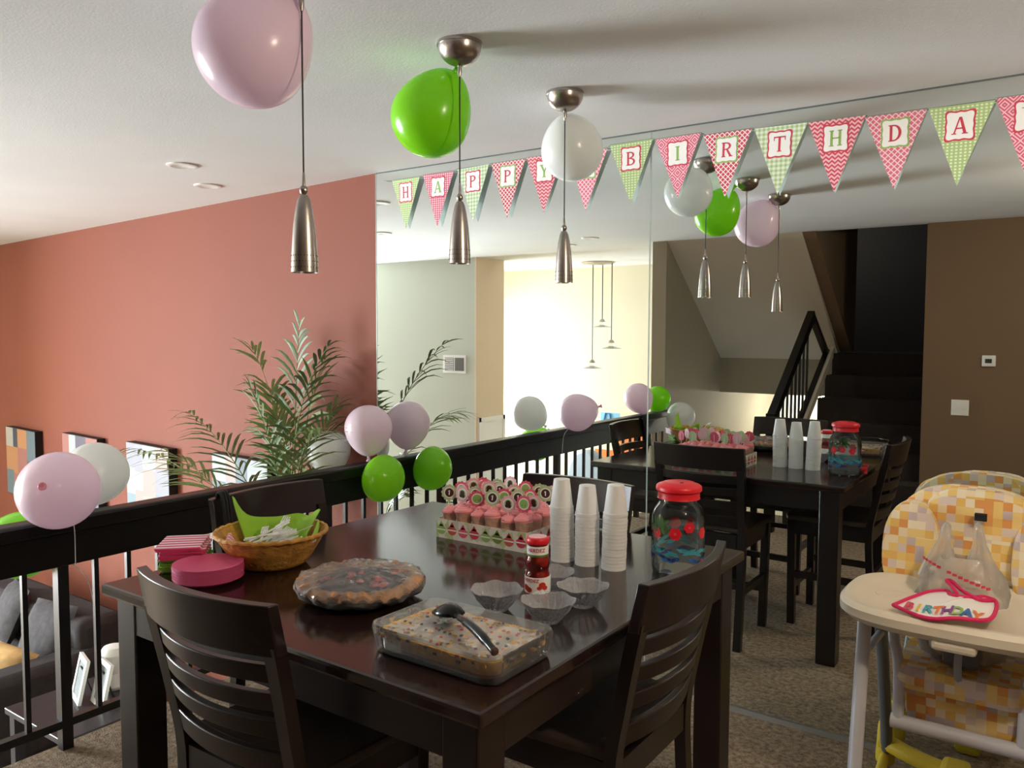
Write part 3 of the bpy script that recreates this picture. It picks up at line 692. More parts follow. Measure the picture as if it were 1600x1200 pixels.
def salsa_jar():
    t = thing('salsa_jar','glass jar of red salsa with red lid and white label','jar',(-1.143,-1.480,TZ))
    prof = [(0.0,0.0),(0.029,0.0),(0.0325,0.004),(0.0335,0.012),(0.0335,0.066),(0.032,0.074),(0.0295,0.080),(0.0285,0.086),(0.031,0.093),(0.0325,0.102),(0.031,0.112),(0.0285,0.119),(0.0275,0.124),(0.0275,0.155),(0.0,0.155)]
    MB().lathe([(max(0,r_-0.0015),z) for r_,z in prof],32).obj('salsa','salsa',t)
    MB().lathe(prof[1:-1],32).obj('glass','jar_glass',t)
    MB().lathe([(0.0,0.170),(0.024,0.170),(0.0285,0.168),(0.0305,0.164),(0.0305,0.155),(0.029,0.153),(0.0,0.153)],36).obj('lid','red_plastic',t)
    MB().lathe([(0.0,0.1712),(0.0235,0.1708),(0.0235,0.1700)],30).obj('lid_disc','pale_pink',t)
    def band(z0,z1,r_,name,m):
        return MB().lathe([(r_-0.001,z0),(r_,z0+0.0003),(r_,z1-0.0003),(r_-0.001,z1)],36).obj(name,m,t)
    def wrap_text(txt,size,r_,z,a0,m,par,sl=0.0):
        vs, fs = text_mesh(txt,size,0.02)
        mb = MB(); mb.add([(r_*math.cos(a0+x/r_), r_*math.sin(a0+x/r_), z+y) for x,y,_ in vs], fs); mb.obj('lettering',m,par,smooth=False)
    b = band(0.126,0.148,0.0283,'neck_band','card_white'); wrap_text('HERDEZ',0.0135,0.0288,0.138,-1.15,'red_ink',b)
    band(0.121,0.127,0.0285,'green_stripe','green_band')
    b = band(0.026,0.068,0.0342,'label','card_white'); wrap_text('HERDEZ',0.0125,0.0347,0.060,-1.55,'red_ink',b)
    P = MB()
    for a, z, s, in [(-0.62,0.050,0.010),(-0.40,0.042,0.008),(-0.85,0.042,0.007),(-2.0,0.040,0.011),(-1.7,0.036,0.010)]:
        P.add([(0.0348*math.cos(a+s*math.cos(2*PI*q/10)/0.0348),0.0348*math.sin(a+s*math.cos(2*PI*q/10)/0.0348),z+s*0.75*math.sin(2*PI*q/10)) for q in range(10)],[tuple(range(10))])
    P.obj('tomato_print','tomato',b,smooth=False)
salsa_jar()

def glass_bowls():
    def wob(r, z, a):
        f = 1+0.022*math.cos(7*a)*min(1,max(0,(z-0.01)/0.04)); return r*f*1.06, z+(0.0022*math.cos(7*a) if z > 0.045 else 0)
    prof = [(0.0,0.006),(0.020,0.0),(0.026,0.0),(0.036,0.012),(0.050,0.030),(0.0615,0.052),(0.0632,0.0535),(0.0605,0.052),(0.048,0.031),(0.034,0.015),(0.020,0.007),(0.0,0.008)]
    me = MB().lathe(prof,54,wob=wob).mesh('glass_bowl','cut_glass')
    ridges = MB()
    for k in range(18):
        a = 2*PI*k/18; ridges.tube([(0.030*math.cos(a),0.030*math.sin(a),0.006),(0.051*math.cos(a+0.08),0.051*math.sin(a+0.08),0.030),(0.062*math.cos(a+0.16),0.062*math.sin(a+0.16),0.050)],0.0022,5)
    rm = ridges.mesh('cut_ridges','cut_glass')
    for x, y, lab in [(-1.188,-1.600,'empty cut-glass bowl left of the salsa jar'),(-1.036,-1.597,'empty cut-glass bowl in front of the salsa jar, nearest the casserole'),(-1.025,-1.447,'empty cut-glass bowl right of the salsa jar'),(-1.160,-1.392,'empty cut-glass bowl partly hidden behind the salsa jar')]:
        o = bpy.data.objects.new('glass_bowl', me); COL.objects.link(o); o.location = (x,y,TZ); o.rotation_euler = (0,0,R.uniform(0,1))
        tag(o, lab, 'bowl', 'cut-glass bowls')
        q = bpy.data.objects.new('cut_ridges', rm); COL.objects.link(q); q.parent = o
glass_bowls()

def pie():
    t = thing('fruit_pie','round fruit pie with red berries under crinkled plastic wrap','pie',(-1.535,-1.735,TZ))
    MB().lathe([(0.0,0.002),(0.105,0.0),(0.115,0.004),(0.152,0.030),(0.158,0.031),(0.158,0.034),(0.150,0.034),(0.112,0.010),(0.0,0.008)],48).obj('pie_dish','black_plastic',t)
    def wob(r, z, a): 
        k = max(0,(r-0.11)/0.05); return r*(1+0.02*k*math.cos(26*a)), z+0.006*k*math.cos(26*a+0.5)+0.003*math.sin(5*a)*k
    MB().lathe([(0.0,0.012),(0.110,0.012),(0.150,0.032),(0.163,0.040),(0.163,0.050),(0.150,0.058),(0.132,0.056),(0.120,0.048),(0.0,0.046)],104,wob=wob).obj('crust','crust',t)
    MB().lathe([(0.0,0.052),(0.08,0.052),(0.121,0.0475)],40,wob=lambda r,z,a:(r,z+0.003*math.sin(7*a+r*60))).obj('filling','berry_dark',t)
    rr = random.Random(5)
    for k in range(16):
        a = rr.uniform(0,2*PI); q = rr.uniform(0.02,0.11); s = rr.uniform(0.009,0.014)
        MB().lathe([(0.0,0.006),(s*0.7,0.004),(s,0.0),(s*0.8,-0.003)],12,M=T(q*math.cos(a),q*math.sin(a),0.056)).obj('berry','berry',t)
    def wf(r, z, a):
        return r*(1+0.012*math.sin(17*a+3*z*90)+0.010*math.sin(29*a)), z+0.004*math.sin(11*a+r*40)*(r/0.17)+0.003*math.sin(23*a+r*120)*(r/0.17)
    MB().lathe([(0.0,0.078),(0.03,0.077),(0.07,0.072),(0.11,0.066),(0.145,0.0635),(0.166,0.056),(0.171,0.046),(0.168,0.032),(0.150,0.020),(0.125,0.009)],120,wob=wf).obj('plastic_wrap','film_pie',t)
pie()

def rrect(w, h, r, n=6):
    out = []
    for cx, cy, a0 in ((w/2-r,h/2-r,0),(-w/2+r,h/2-r,PI/2),(-w/2+r,-h/2+r,PI),(w/2-r,-h/2+r,1.5*PI)):
        for k in range(n+1): a = a0+PI/2*k/n; out.append((cx+r*math.cos(a), cy+r*math.sin(a)))
    return out
def loft(mb, loops, mi=0, cap0=True, cap1=True):
    n = len(loops[0][0]); vs = [(x,y,z) for pl,z in loops for x,y in pl]; fs = []
    for i in range(len(loops)-1):
        for k in range(n): fs.append((i*n+k,i*n+(k+1)%n,(i+1)*n+(k+1)%n,(i+1)*n+k))
    if cap0: fs.append(tuple(range(n))[::-1])
    if cap1: fs.append(tuple((len(loops)-1)*n+k for k in range(n)))
    return mb.add(vs, fs, mi)
def casserole():
    t = thing('layered_dip_dish','rectangular glass dish of layered bean and cheese dip under plastic wrap','casserole dish',(-1.085,-1.872,TZ),-0.015)
    W_, D_ = 0.350, 0.225
    mb = MB(); loft(mb,[(rrect(W_*0.90,D_*0.87,0.035),0.0),(rrect(W_*0.93,D_*0.91,0.038),0.006),(rrect(W_*0.965,D_*0.955,0.04),0.050),(rrect(W_,D_,0.042),0.055),(rrect(W_,D_,0.042),0.060),(rrect(W_*0.955,D_*0.94,0.038),0.057),(rrect(W_*0.918,D_*0.895,0.034),0.009),(rrect(W_*0.88,D_*0.85,0.03),0.006)])
    mb.obj('glass_dish','dish_glass',t)
    loft(MB(),[(rrect(W_*0.895,D_*0.872,0.034),0.0095),(rrect(W_*0.912,D_*0.888,0.036),0.017)]).obj('bean_layer','beans',t)
    loft(MB(),[(rrect(W_*0.913,D_*0.889,0.036),0.0172),(rrect(W_*0.938,D_*0.918,0.037),0.045)]).obj('cheese_layer','cheese',t)
    loft(MB(),[(rrect(W_*0.90,D_*0.87,0.036),0.0452),(rrect(W_*0.84,D_*0.78,0.037),0.049)]).obj('sour_cream_layer','sour_cream',t)
    rr = random.Random(9)
    for name, m, n in (('cheese_shreds','cheese',150),('olive_pieces','olive_black',34),('tomato_pieces','tomato',30)):
        mb = MB()
        for k in range(n):
            x, y = rr.uniform(-0.43,0.43)*W_, rr.uniform(-0.41,0.41)*D_
            if name == 'cheese_shreds' and abs(x) < 0.34*W_ and abs(y) < 0.30*D_ and rr.random() < 0.6: continue
            s = (0.014,0.003,0.003) if m == 'cheese' else (0.006,0.006,0.004)
            mb.box((x,y,0.050),s,rz=rr.uniform(0,3))
        # some show against the glass walls
        for k in range(n//2):
            u = rr.uniform(-0.42,0.42); s = rr.choice((-1,1)); z = rr.uniform(0.030,0.044)
            if rr.random() < 0.65: mb.box((u*W_, s*D_*0.457, z),(0.010,0.003,0.005))
            else: mb.box((s*W_*0.467, u*D_*0.9, z),(0.003,0.010,0.005))
        o = mb.obj(name,m,t,smooth=False); o['kind'] = 'stuff'
    # cling film: draped over the rim, sagging, gathered at the foot
    rr = random.Random(2); n = 28; mb = MB(); loops = []
    base = rrect(1,1,0.12,6)
    for sc, z, am in ((0.12,0.0570,0.0),(0.45,0.0555,0.0012),(0.75,0.0565,0.0014),(0.94,0.0610,0.001),(1.005,0.0625,0.0008),(1.02,0.054,0.003),(1.0,0.030,0.004),(0.975,0.010,0.006),(0.96,0.003,0.008)):
        pl = [(x*W_*sc*(1+rr.uniform(-1,1)*am*1.2), y*D_*sc*(1+rr.uniform(-1,1)*am*1.8)) for x,y in base]; loops.append((pl,z))
    loft(mb,loops,cap0=True,cap1=False).obj('plastic_wrap','film',t)
casserole()
def spoon():
    a = Vector((-1.150,-1.848,TZ+0.066)); b = Vector((-0.925,-1.975,TZ+0.078))
    d = (b-a); L_ = d.length; ang = math.atan2(d.y,d.x)
    t = thing('serving_spoon','large black plastic serving spoon lying on the wrapped dip dish','spoon',a,ang)
    mb = MB(); nx, ny = 12, 8; vs = []; 
    for i in range(nx+1):
        u = i/nx; hw = 0.034*math.sin(PI*min(1,0.12+u*0.95))**0.5 if u < 0.97 else 0.010
        for j in range(ny+1):
            v = -1+2*j/ny; vs.append((u*0.092-0.02, v*hw, 0.004+0.022*math.sin(PI*min(1,u*1.0))**0.7*(1-v*v)+0.010*u))
    fs = [(i*(ny+1)+j,(i+1)*(ny+1)+j,(i+1)*(ny+1)+j+1,i*(ny+1)+j+1) for i in range(nx) for j in range(ny)]
    mb.add(vs,fs); o = mb.obj('bowl','black_plastic',t); s = o.modifiers.new('solid','SOLIDIFY'); s.thickness = 0.0025; s.offset = 1
    MB().tube(smooth_pts([(0.066,0,0.017),(0.10,0,0.020),(0.15,0,0.022),(0.21,0,0.018),(0.262,0,0.010)],5),[0.006]*3+[0.0075]*4+[0.010]*10+[0.008]*4,10,rx=1.0).obj('handle','black_plastic',t)
    MB().lathe([(0.0,0.0),(0.008,0.001),(0.009,0.006),(0.006,0.011),(0.0,0.012)],10,M=T(0.262,0,0.010)@RY(PI/2)).obj('handle_tip','brown_ink',t)
spoon()

def basket():
    t = thing('bread_basket','round woven tan basket holding lime napkins and plastic forks','basket',(-1.985,-1.665,TZ))
    def wob(r, z, a): return r*(1+0.010*math.cos(36*a+ (PI if int(z*120)%2 else 0))), z
    prof = [(0.0,0.0),(0.085,0.0),(0.100,0.006)]+[(0.100+0.062*(i/10)**0.85, 0.006+0.094*i/10) for i in range(1,11)]
    prof += [(0.158,0.100)]+[(0.094+0.062*(i/10)**0.85, 0.010+0.090*i/10) for i in range(10,-1,-1)]+[(0.0,0.010)]
    MB().lathe(prof,144,wob=wob).obj('woven_body','basket',t)
    MB().tube([(0.163*math.cos(a),0.163*math.sin(a),0.101+0.0015*math.cos(30*a)) for a in [2*PI*i/96 for i in range(97)]],0.0065,8).obj('rim','basket',t)
    # lime napkins: two folded sheets standing against the wall of the basket
    def sheet(label, ang0, ang1, peaks, seed):
        rr = random.Random(seed); n = 26; rows = 7; vs = []; 
        for j in range(rows):
            v = j/(rows-1)
            for i in range(n+1):
                u = i/n; a = ang0+(ang1-ang0)*u; top = 0.085+peaks(u)
                r_ = 0.085+0.060*v+0.006*math.sin(9*a+4*v)*v; z = 0.018+(top-0.018)*v
                vs.append((r_*math.cos(a), r_*math.sin(a), z))
        fs = [(j*(n+1)+i,j*(n+1)+i+1,(j+1)*(n+1)+i+1,(j+1)*(n+1)+i) for j in range(rows-1) for i in range(n)]
        o = MB().add(vs,fs).obj('paper_napkin','lime_paper'); s = o.modifiers.new('solid','SOLIDIFY'); s.thickness = 0.0015
        o.location = (-1.985,-1.665,TZ); tag(o,label,'napkin','lime napkins in the basket'); return o
    pk = lambda u: 0.078*math.exp(-(u/0.10)**2)+0.040*math.exp(-((u-0.97)/0.13)**2)+0.032+0.006*math.sin(u*12)
    sheet('lime green napkin with a raised corner at the back left of the basket', math.radians(193), math.radians(62), pk, 1)
    pk2 = lambda u: 0.050*math.exp(-((u-0.15)/0.16)**2)+0.022*math.exp(-((u-0.75)/0.2)**2)
    sheet('lime green napkin sticking up at the right side of the basket', math.radians(48), math.radians(-28), pk2, 2)
    rr = random.Random(4)
    # plastic forks
    mb = MB(); mb.span((-0.0035,0,-0.0008),(0.0035,0.085,0.0008)); mb.prism([(-0.009,0.085),(0.009,0.085),(0.011,0.100),(-0.011,0.100)],-0.0008,0.0008)
    for k in range(4): mb.span((-0.0105+0.0058*k,0.100,-0.0008),(-0.0072+0.0058*k,0.128,0.0008))
    me = mb.mesh('plastic_fork','white_plastic',False)
    labs = 'white plastic fork in the pile inside the woven basket'
    for k in range(22):
        o = bpy.data.objects.new('plastic_fork', me); COL.objects.link(o)
        o.location = (-1.975+rr.uniform(-0.028,0.050), -1.735+rr.uniform(-0.02,0.055), TZ+0.034+0.0028*k); o.rotation_euler = (rr.uniform(0.1,0.45), rr.uniform(-0.5,0.5), rr.uniform(-1.0,0.9)-0.2)
        tag(o, labs, 'fork', 'white forks in the basket')
    # a patterned paper packet at the left
    mb = MB(); mb.box((0,0,0.028),(0.070,0.012,0.056)); o = mb.obj('paper_packet','flag_pink_lattice',bevel=0.004,smooth=False); place(o,(-2.050,-1.745,TZ+0.040),(0.4,0.15,-0.75))
    tag(o,'pink and white patterned packet leaning at the left inside the basket','packet')
    return t
basket()

def plates():
    prof = [(0.0,0.0),(0.064,0.0),(0.070,0.001),(0.088,0.013),(0.0955,0.0140),(0.0955,0.0160),(0.088,0.0150),(0.068,0.003),(0.0,0.002)]
    me = MB().lathe(prof,48,wob=lambda r,z,a:(r*(1+(0.003*math.cos(60*a) if r > 0.08 else 0)),z)).mesh('paper_plate',['pink_paper'])
    n = 15
    for k in range(n):
        o = bpy.data.objects.new('paper_plate', me); COL.objects.link(o); o.location = (-1.990+R.uniform(-0.001,0.001),-1.880+R.uniform(-0.001,0.001),TZ+0.0027*k); o.rotation_euler = (0,0,R.uniform(0,6))
        p = n-1-k; lab = 'pink paper plate on top of the plate stack beside the basket' if p == 0 else ('pink paper plate, %s from the top of the plate stack' % ORD[p] if k else 'pink paper plate at the bottom of the plate stack')
        tag(o,lab,'plate','stacked pink plates')
plates()
def napkins():
    def nap(name_mat, c, n, w, d, rz, lab, group, spread, tilt=0.0, th=0.0042):
        for k in range(n):
            x, y = w/2, d/2; mb = MB(); q = 8
            # folded napkin: two leaves joined at the fold
            for j in (0,1):
                z0 = th*0.52*j
                mb.prism(rrect(w,d,0.008,3),z0,z0+th*0.40)
            mb.span((-x+0.004,-y+0.001,0.0),(x-0.004,-y+0.006,th*0.9))
            o = mb.obj('paper_napkin',name_mat,smooth=False)
            place(o,(c[0]+R.uniform(-1,1)*spread,c[1]+R.uniform(-1,1)*spread,TZ+c[2]+th*k),(0,0,rz+R.uniform(-1,1)*spread*14))
            p = n-1-k
            tag(o,lab % ('on top' if p == 0 else ('at the bottom' if k == 0 else ORD[p]+' from the top')),'napkin',group)
    nap('green_paper',(-2.170,-1.832,0.0),9,0.125,0.125,0.80,'plain green paper napkin, %s of the green pile under the striped ones','green napkins',0.007,th=0.0046)
    nap('napkin_stripes',(-2.172,-1.836,0.0416),8,0.125,0.165,0.85,'pink and white striped napkin, %s of the striped pile','striped napkins',0.005)
napkins()

def cupcakes():
    bx0, bx1, by0, by1 = -1.795, -1.420, -1.118, -0.860; hb = 0.065
    cx, cy = (bx0+bx1)/2, (by0+by1)/2; w_, d_ = bx1-bx0, by1-by0
    t = thing('cupcake_box','long low box in ornament-print paper holding rows of cupcakes','box',(cx,cy,TZ))
    MB().span((-w_/2,-d_/2,0),(w_/2,d_/2,0.004)).obj('bottom','card_white',t,smooth=False)
    for s in (-1,1):
        MB().span((-w_/2,s*d_/2-0.0015,0.0),(w_/2,s*d_/2+0.0015,hb)).obj('side','ornament_paper',t,smooth=False)
        MB().span((s*w_/2-0.0015,-d_/2,0.0),(s*w_/2+0.0015,d_/2,hb)).obj('end','ornament_paper',t,smooth=False)
    MB().span((-w_/2+0.003,-d_/2+0.003,0.047),(w_/2-0.003,d_/2-0.003,0.050)).obj('cupcake_shelf','card_white',t,smooth=False)
    # printed ornaments on the camera side, mirror side and right end
    cols = ['green_ink','coral_ink','hot_pink','red_ink','green_ink','olive','coral_ink','red_ink']
    def orn(M, m):
        mb = MB(); P = []
        for i in range(20):
            a = 2*PI*i/20; x = 0.0195*math.cos(a); z = 0.018*math.sin(a)
            if z > 0.008: x *= 0.55
            P.append((x,z))
        mb.prism(P,0.0,0.0006,0,M); mb.prism([(-0.012,0.010),(0.012,0.010),(0.0,0.028)],0.0,0.0006,0,M)
        mb.obj('printed_ornament',m,t,smooth=False)
        MB().prism([(-0.0185,-0.003),(0.0185,-0.003),(0.0185,0.001),(-0.0185,0.001)],0.0006,0.001,0,M).obj('printed_band','card_white',t,smooth=False)
    for i in range(8):
        x = -w_/2+0.022+i*0.0473
        orn(T(x,-d_/2-0.0016,0.030+0.002*(i%2))@RX(PI/2),cols[i]); orn(T(-x,d_/2+0.0016,0.030)@RZ(PI)@RX(PI/2),cols[(i+3)%8])
    for i in range(5): orn(T(w_/2+0.0016,-d_/2+0.03+i*0.049,0.030)@RZ(PI/2)@RX(PI/2),cols[(i+1)%8])
    # cupcake prototypes: wrapper, frosting, topper
    def wrapm(s):
        n = 36; return MB().lathe([(0.0,0.0),(0.0205*s,0.0),(0.0275*s,0.040*s),(0.0,0.0405*s)],72,wob=lambda r,z,a:(r*(1+(0.03*math.cos(36*a) if r > 0.01 else 0)),z)).mesh('wrapper','wrapper')
    def frost(s):
        mb = MB(); N_ = 110; P = []; rad = []
        for i in range(N_+1):
            u = i/N_; a = u*2*PI*3.0; r_ = 0.0225*s*(1-u)**0.6; P.append((r_*math.cos(a), r_*math.sin(a), 0.042*s+0.019*s*u)); rad.append(0.0100*s*(1-0.45*u))
        mb.tube(P,rad,9); mb.lathe([(0.0,0.036*s),(0.027*s,0.038*s),(0.024*s,0.047*s),(0.010*s,0.058*s),(0.0,0.060*s)],24)
        return mb.mesh('frosting','frosting')
    WM = {s: wrapm(s) for s in (0.9,1.08)}; FM = {s: frost(s) for s in (0.9,1.08)}
    FR = RX(PI/2)
    def flower(r_, n=12): return [(r_*(1+0.07*math.cos(n*2*PI*i/60))*math.cos(2*PI*i/60), r_*(1+0.07*math.cos(n*2*PI*i/60))*math.sin(2*PI*i/60)) for i in range(60)]
    circ = lambda r_, n=28: [(r_*math.cos(2*PI*i/n), r_*math.sin(2*PI*i/n)) for i in range(n)]
    disc = {k: MB().prism(flower(0.0275),0,0.0012,0,FR).mesh('topper',m,False) for k, m in (('hot pink','hot_pink'),('pale pink','pale_pink'),('pale green','pale_green'))}
    ring = MB().prism(circ(0.0190),0.0012,0.0016,0,FR).mesh('ring','card_white',False)
    ctr = {k: MB().prism(circ(0.0150),0.0016,0.0020,0,FR).mesh('picture',m,False) for k, m in (('hot pink','green_ink'),('pale pink','pale_green'),('pale green','brown_ink'))}
    one = MB().prism([(-0.002,-0.008),(0.002,-0.008),(0.002,0.008),(-0.002,0.008),(-0.005,0.004),(-0.002,0.004)],0.0020,0.0024,0,FR).mesh('numeral','card_white',False)
    face = MB()
    for x, y, r_ in ((0,0.003,0.0095),(0.004,-0.006,0.007),(-0.005,-0.006,0.006)): face.prism([(x+a,y+b) for a,b in circ(r_,14)],0.0020,0.0023,0,FR)
    face = face.mesh('portrait','brown_ink',False)
    dots = MB()
    for x in (-0.005,0.005): dots.prism([(x+a,-0.005+b) for a,b in circ(0.0022,10)],0.0020,0.0024,0,FR)
    dots = dots.mesh('print_dots','olive',False)
    stick = MB().tube([(0,0.001,-0.052),(0,0.001,0.012)],0.0013,6).mesh('stick','stick')
    def lk(name, me, par, loc=(0,0,0)):
        o = bpy.data.objects.new(name, me); COL.objects.link(o); o.parent = par; o.location = loc; return o
    rows = ['front','second','third','back']; rr = random.Random(21)
    order = ['pale green','pale pink','hot pink']
    for j in range(4):
        for i in range(6):
            s = (0.9,1.08)[(i+j) % 2] if i not in (0,) else 0.9
            col = order[(i+(0,2,1,2)[j]) % 3]
            x = bx0+0.034+i*(w_-0.068)/5; y = by0+0.032+j*(d_-0.064)/3
            c = thing('cupcake','pink-frosted cupcake with %s topper, %s from the left in the %s row' % (col, ORD[i], rows[j]),'cupcake',(x,y,TZ+0.0502),rr.uniform(-0.1,0.1),'cupcakes in the paper box')
            lk('wrapper',WM[s],c); f = lk('frosting',FM[s],c); f.rotation_euler = (0,0,rr.uniform(0,6))
            hz = 0.050*s+rr.uniform(0.046,0.064)
            tp = lk('topper',disc[col],c,(rr.uniform(-0.004,0.004),-0.004,hz)); tp.rotation_euler = (rr.uniform(-0.12,0.08),rr.uniform(-0.12,0.12),0.35+rr.uniform(-0.35,0.35))
            lk('stick',stick,tp); lk('ring',ring,tp); lk('picture',ctr[col],tp)
            lk({'pale green':'numeral','pale pink':'portrait','hot pink':'print_dots'}[col],{'pale green':one,'pale pink':face,'hot pink':dots}[col],tp)
cupcakes()

# ================================================================== HIGH CHAIR
def high_chair():
    cx = -0.25
    t = thing('high_chair','yellow checked high chair with cream tray, standing in front of the mirror','high chair',(cx,-0.45,0))
    O = Vector((cx,-0.45,0)); L = lambda p: Vector(p)-O
    # tray, recessed with raised rim
    W_, D_ = 0.66, 0.50
    def tray_loop(s, o=0): 
        out = []
        for i in range(64):
            a = 2*PI*i/64; c, q = math.cos(a), math.sin(a); k = (abs(c)**3.2+abs(q)**3.2)**(-1/3.2)
            out.append(((W_/2-s)*c*k, (D_/2-s)*q*k))
        return out
    mb = MB(); loft(mb,[(tray_loop(0.055),-0.062),(tray_loop(0.02),-0.055),(tray_loop(0.0),-0.035),(tray_loop(0.0),-0.012),(tray_loop(0.012),0.0),(tray_loop(0.028),0.0),(tray_loop(0.045),-0.010),(tray_loop(0.06),-0.018)])
    tr = mb.obj('tray','tray',t); tr.location = L((cx,-0.555,0.785))
    MB().tube([(0.044*math.cos(2*PI*i/28)-0.20,0.044*math.sin(2*PI*i/28)+0.02,-0.0175) for i in range(29)],0.0025,6).obj('cup_ring','tray',tr)
    mb = MB(); mb.box((0.0,-0.215,-0.062),(0.11,0.05,0.03)); mb.obj('tray_latch','tray',tr,bevel=0.01,smooth=False)
    # legs
    for s in (-1,1):
        X = lambda x: cx+s*abs(x-cx) 
        MB().tube([L((X(-0.507),-0.62,0.73)),L((X(-0.499),-0.75,0.29)),L((X(-0.495),-0.845,0.015))],0.020,14).obj('front_leg','grey_tube',t)
        MB().tube([L((X(-0.498),-0.43,0.66)),L((X(-0.515),-0.17,0.19)),L((X(-0.522),-0.10,0.03))],0.020,14).obj('rear_leg','dark_tube',t)
        MB().tube(smooth_pts([L((X(-0.44),-0.52,0.72)),L((X(-0.437),-0.55,0.64)),L((X(-0.415),-0.59,0.57)),L((X(-0.41),-0.60,0.41))],5),0.016,12).obj('frame_tube','grey_tube',t)
        MB().tube([L((X(-0.507),-0.655,0.60)),L((X(-0.497),-0.395,0.60))],0.012,10).obj('cross_link','grey_plastic',t)
        MB().lathe([(0.030,0.0),(0.034,0.01),(0.028,0.13),(0.024,0.15)],16,M=T(*L((X(-0.525),-0.105,0.02)))).obj('leg_socket','yellow_plastic',t)
        MB().lathe([(0.0,0),(0.030,0),(0.032,0.02),(0.022,0.04),(0.0,0.042)],16,M=T(*L((X(-0.495),-0.850,0.0)))).obj('foot','grey_plastic',t)
        MB().tube(smooth_pts([L((X(-0.525),-0.10,0.05)),L((X(-0.515),-0.30,0.045)),L((X(-0.50),-0.60,0.04)),L((X(-0.495),-0.83,0.035))],5),0.017,10).obj('base_runner','yellow_plastic',t)
    MB().tube(smooth_pts([L((-0.535,-0.11,0.10)),L((-0.40,-0.16,0.085)),L((-0.25,-0.18,0.08)),L((-0.10,-0.16,0.085)),L((0.035,-0.11,0.10))],5),0.030,12).obj('base_bar','yellow_plastic',t)
    k = MB().span(L((-0.335,-0.26,0.0)),L((-0.245,-0.15,0.13))).obj('pedal','yellow_plastic',t,bevel=0.02,smooth=False)
    MB().lathe([(0.0,0.0),(0.038,0.0),(0.036,0.014),(0.0,0.018)],20,M=T(*L((-0.29,-0.262,0.10)))@RX(PI/2)).obj('pedal_knob','grey_plastic',k)
    MB().lathe([(0.0,0.0),(0.014,0.0),(0.012,0.024),(0.0,0.026)],14,M=T(*L((-0.272,-0.262,0.105)))@RX(PI/2)).obj('pedal_button','red_plastic',k)
    MB().tube([L((-0.43,-0.60,0.40)),L((-0.07,-0.60,0.40))],0.022,12).obj('footrest_bar','grey_tube',t)
    # seat shell and cushions
    def pad(name, poly, y0, y1, m, lean=0.0, par=None, puff=0.02, at_=(0,0,0)):
        P = poly; n = len(P); mx = sum(p[0] for p in P)/n; mz = sum(p[1] for p in P)/n
        loops = []
        for sc, y in ((0.90,y0+0.0),(0.985,y0-puff*0.35),(1.0,(y0+y1)/2),(0.985,y1+puff*0.35),(0.90,y1)): loops.append(([(mx+(x-mx)*sc, mz+(z-mz)*sc) for x,z in P], y))
        vs = []; 
        for pl, y in loops:
            for x,z in pl: vs.append((x, y+lean*(z-0.55), z))
        fs = []
        for i in range(len(loops)-1):
            for q in range(n): fs.append((i*n+q,i*n+(q+1)%n,(i+1)*n+(q+1)%n,(i+1)*n+q))
        fs += [tuple(range(n)),tuple((len(loops)-1)*n+q for q in range(n))]
        mb = MB().add([Vector(v)-O for v in vs],fs); return mb.obj(name,m,par or t)
    sup = lambda w,h,x,z,e=2.6,n=40: [(x+w/2*math.copysign(abs(math.cos(2*PI*i/n))**(2/e),math.cos(2*PI*i/n)), z+h/2*math.copysign(abs(math.sin(2*PI*i/n))**(2/e),math.sin(2*PI*i/n))) for i in range(n)]
    b = pad('back_cushion',sup(0.36,0.52,cx,0.81,3.2),-0.285,-0.345,'chair_print',0.20)
    pad('side_wing',sup(0.17,0.30,cx-0.185,0.865,2.4),-0.30,-0.395,'chair_print',0.20)
    pad('side_wing',sup(0.17,0.30,cx+0.185,0.865,2.4),-0.30,-0.395,'chair_print',0.20)
    pad('seat_shell',sup(0.50,0.56,cx-0.02,0.79,2.8),-0.235,-0.283,'chair_print',0.20)
    MB().box(L((cx+0.012,-0.292,0.992)),(0.034,0.02,0.022)).obj('strap_slot','strap_black',b,smooth=False)
    mb = MB(); loft(mb,[(rrect(0.34,0.30,0.05),-0.03),(rrect(0.36,0.32,0.06),0.0),(rrect(0.34,0.30,0.06),0.035)]); s = mb.obj('seat_cushion','chair_print',t); s.location = L((cx,-0.47,0.545))
    pad('leg_rest',sup(0.30,0.22,cx,0.475,3.0),-0.545,-0.585,'chair_print',-0.05)
    mb = MB(); mb.tube(smooth_pts([L((cx,-0.60,0.72)),L((cx-0.005,-0.62,0.62)),L((cx,-0.615,0.53))],5),0.012,6,rx=0.4); mb.obj('crotch_strap','grey_plastic',t)
    mb = MB(); mb.span(L((cx-0.05,-0.60,0.60)),L((cx+0.05,-0.50,0.75))); mb.obj('crotch_post','dark_tube',t,bevel=0.015,smooth=False)
high_chair()

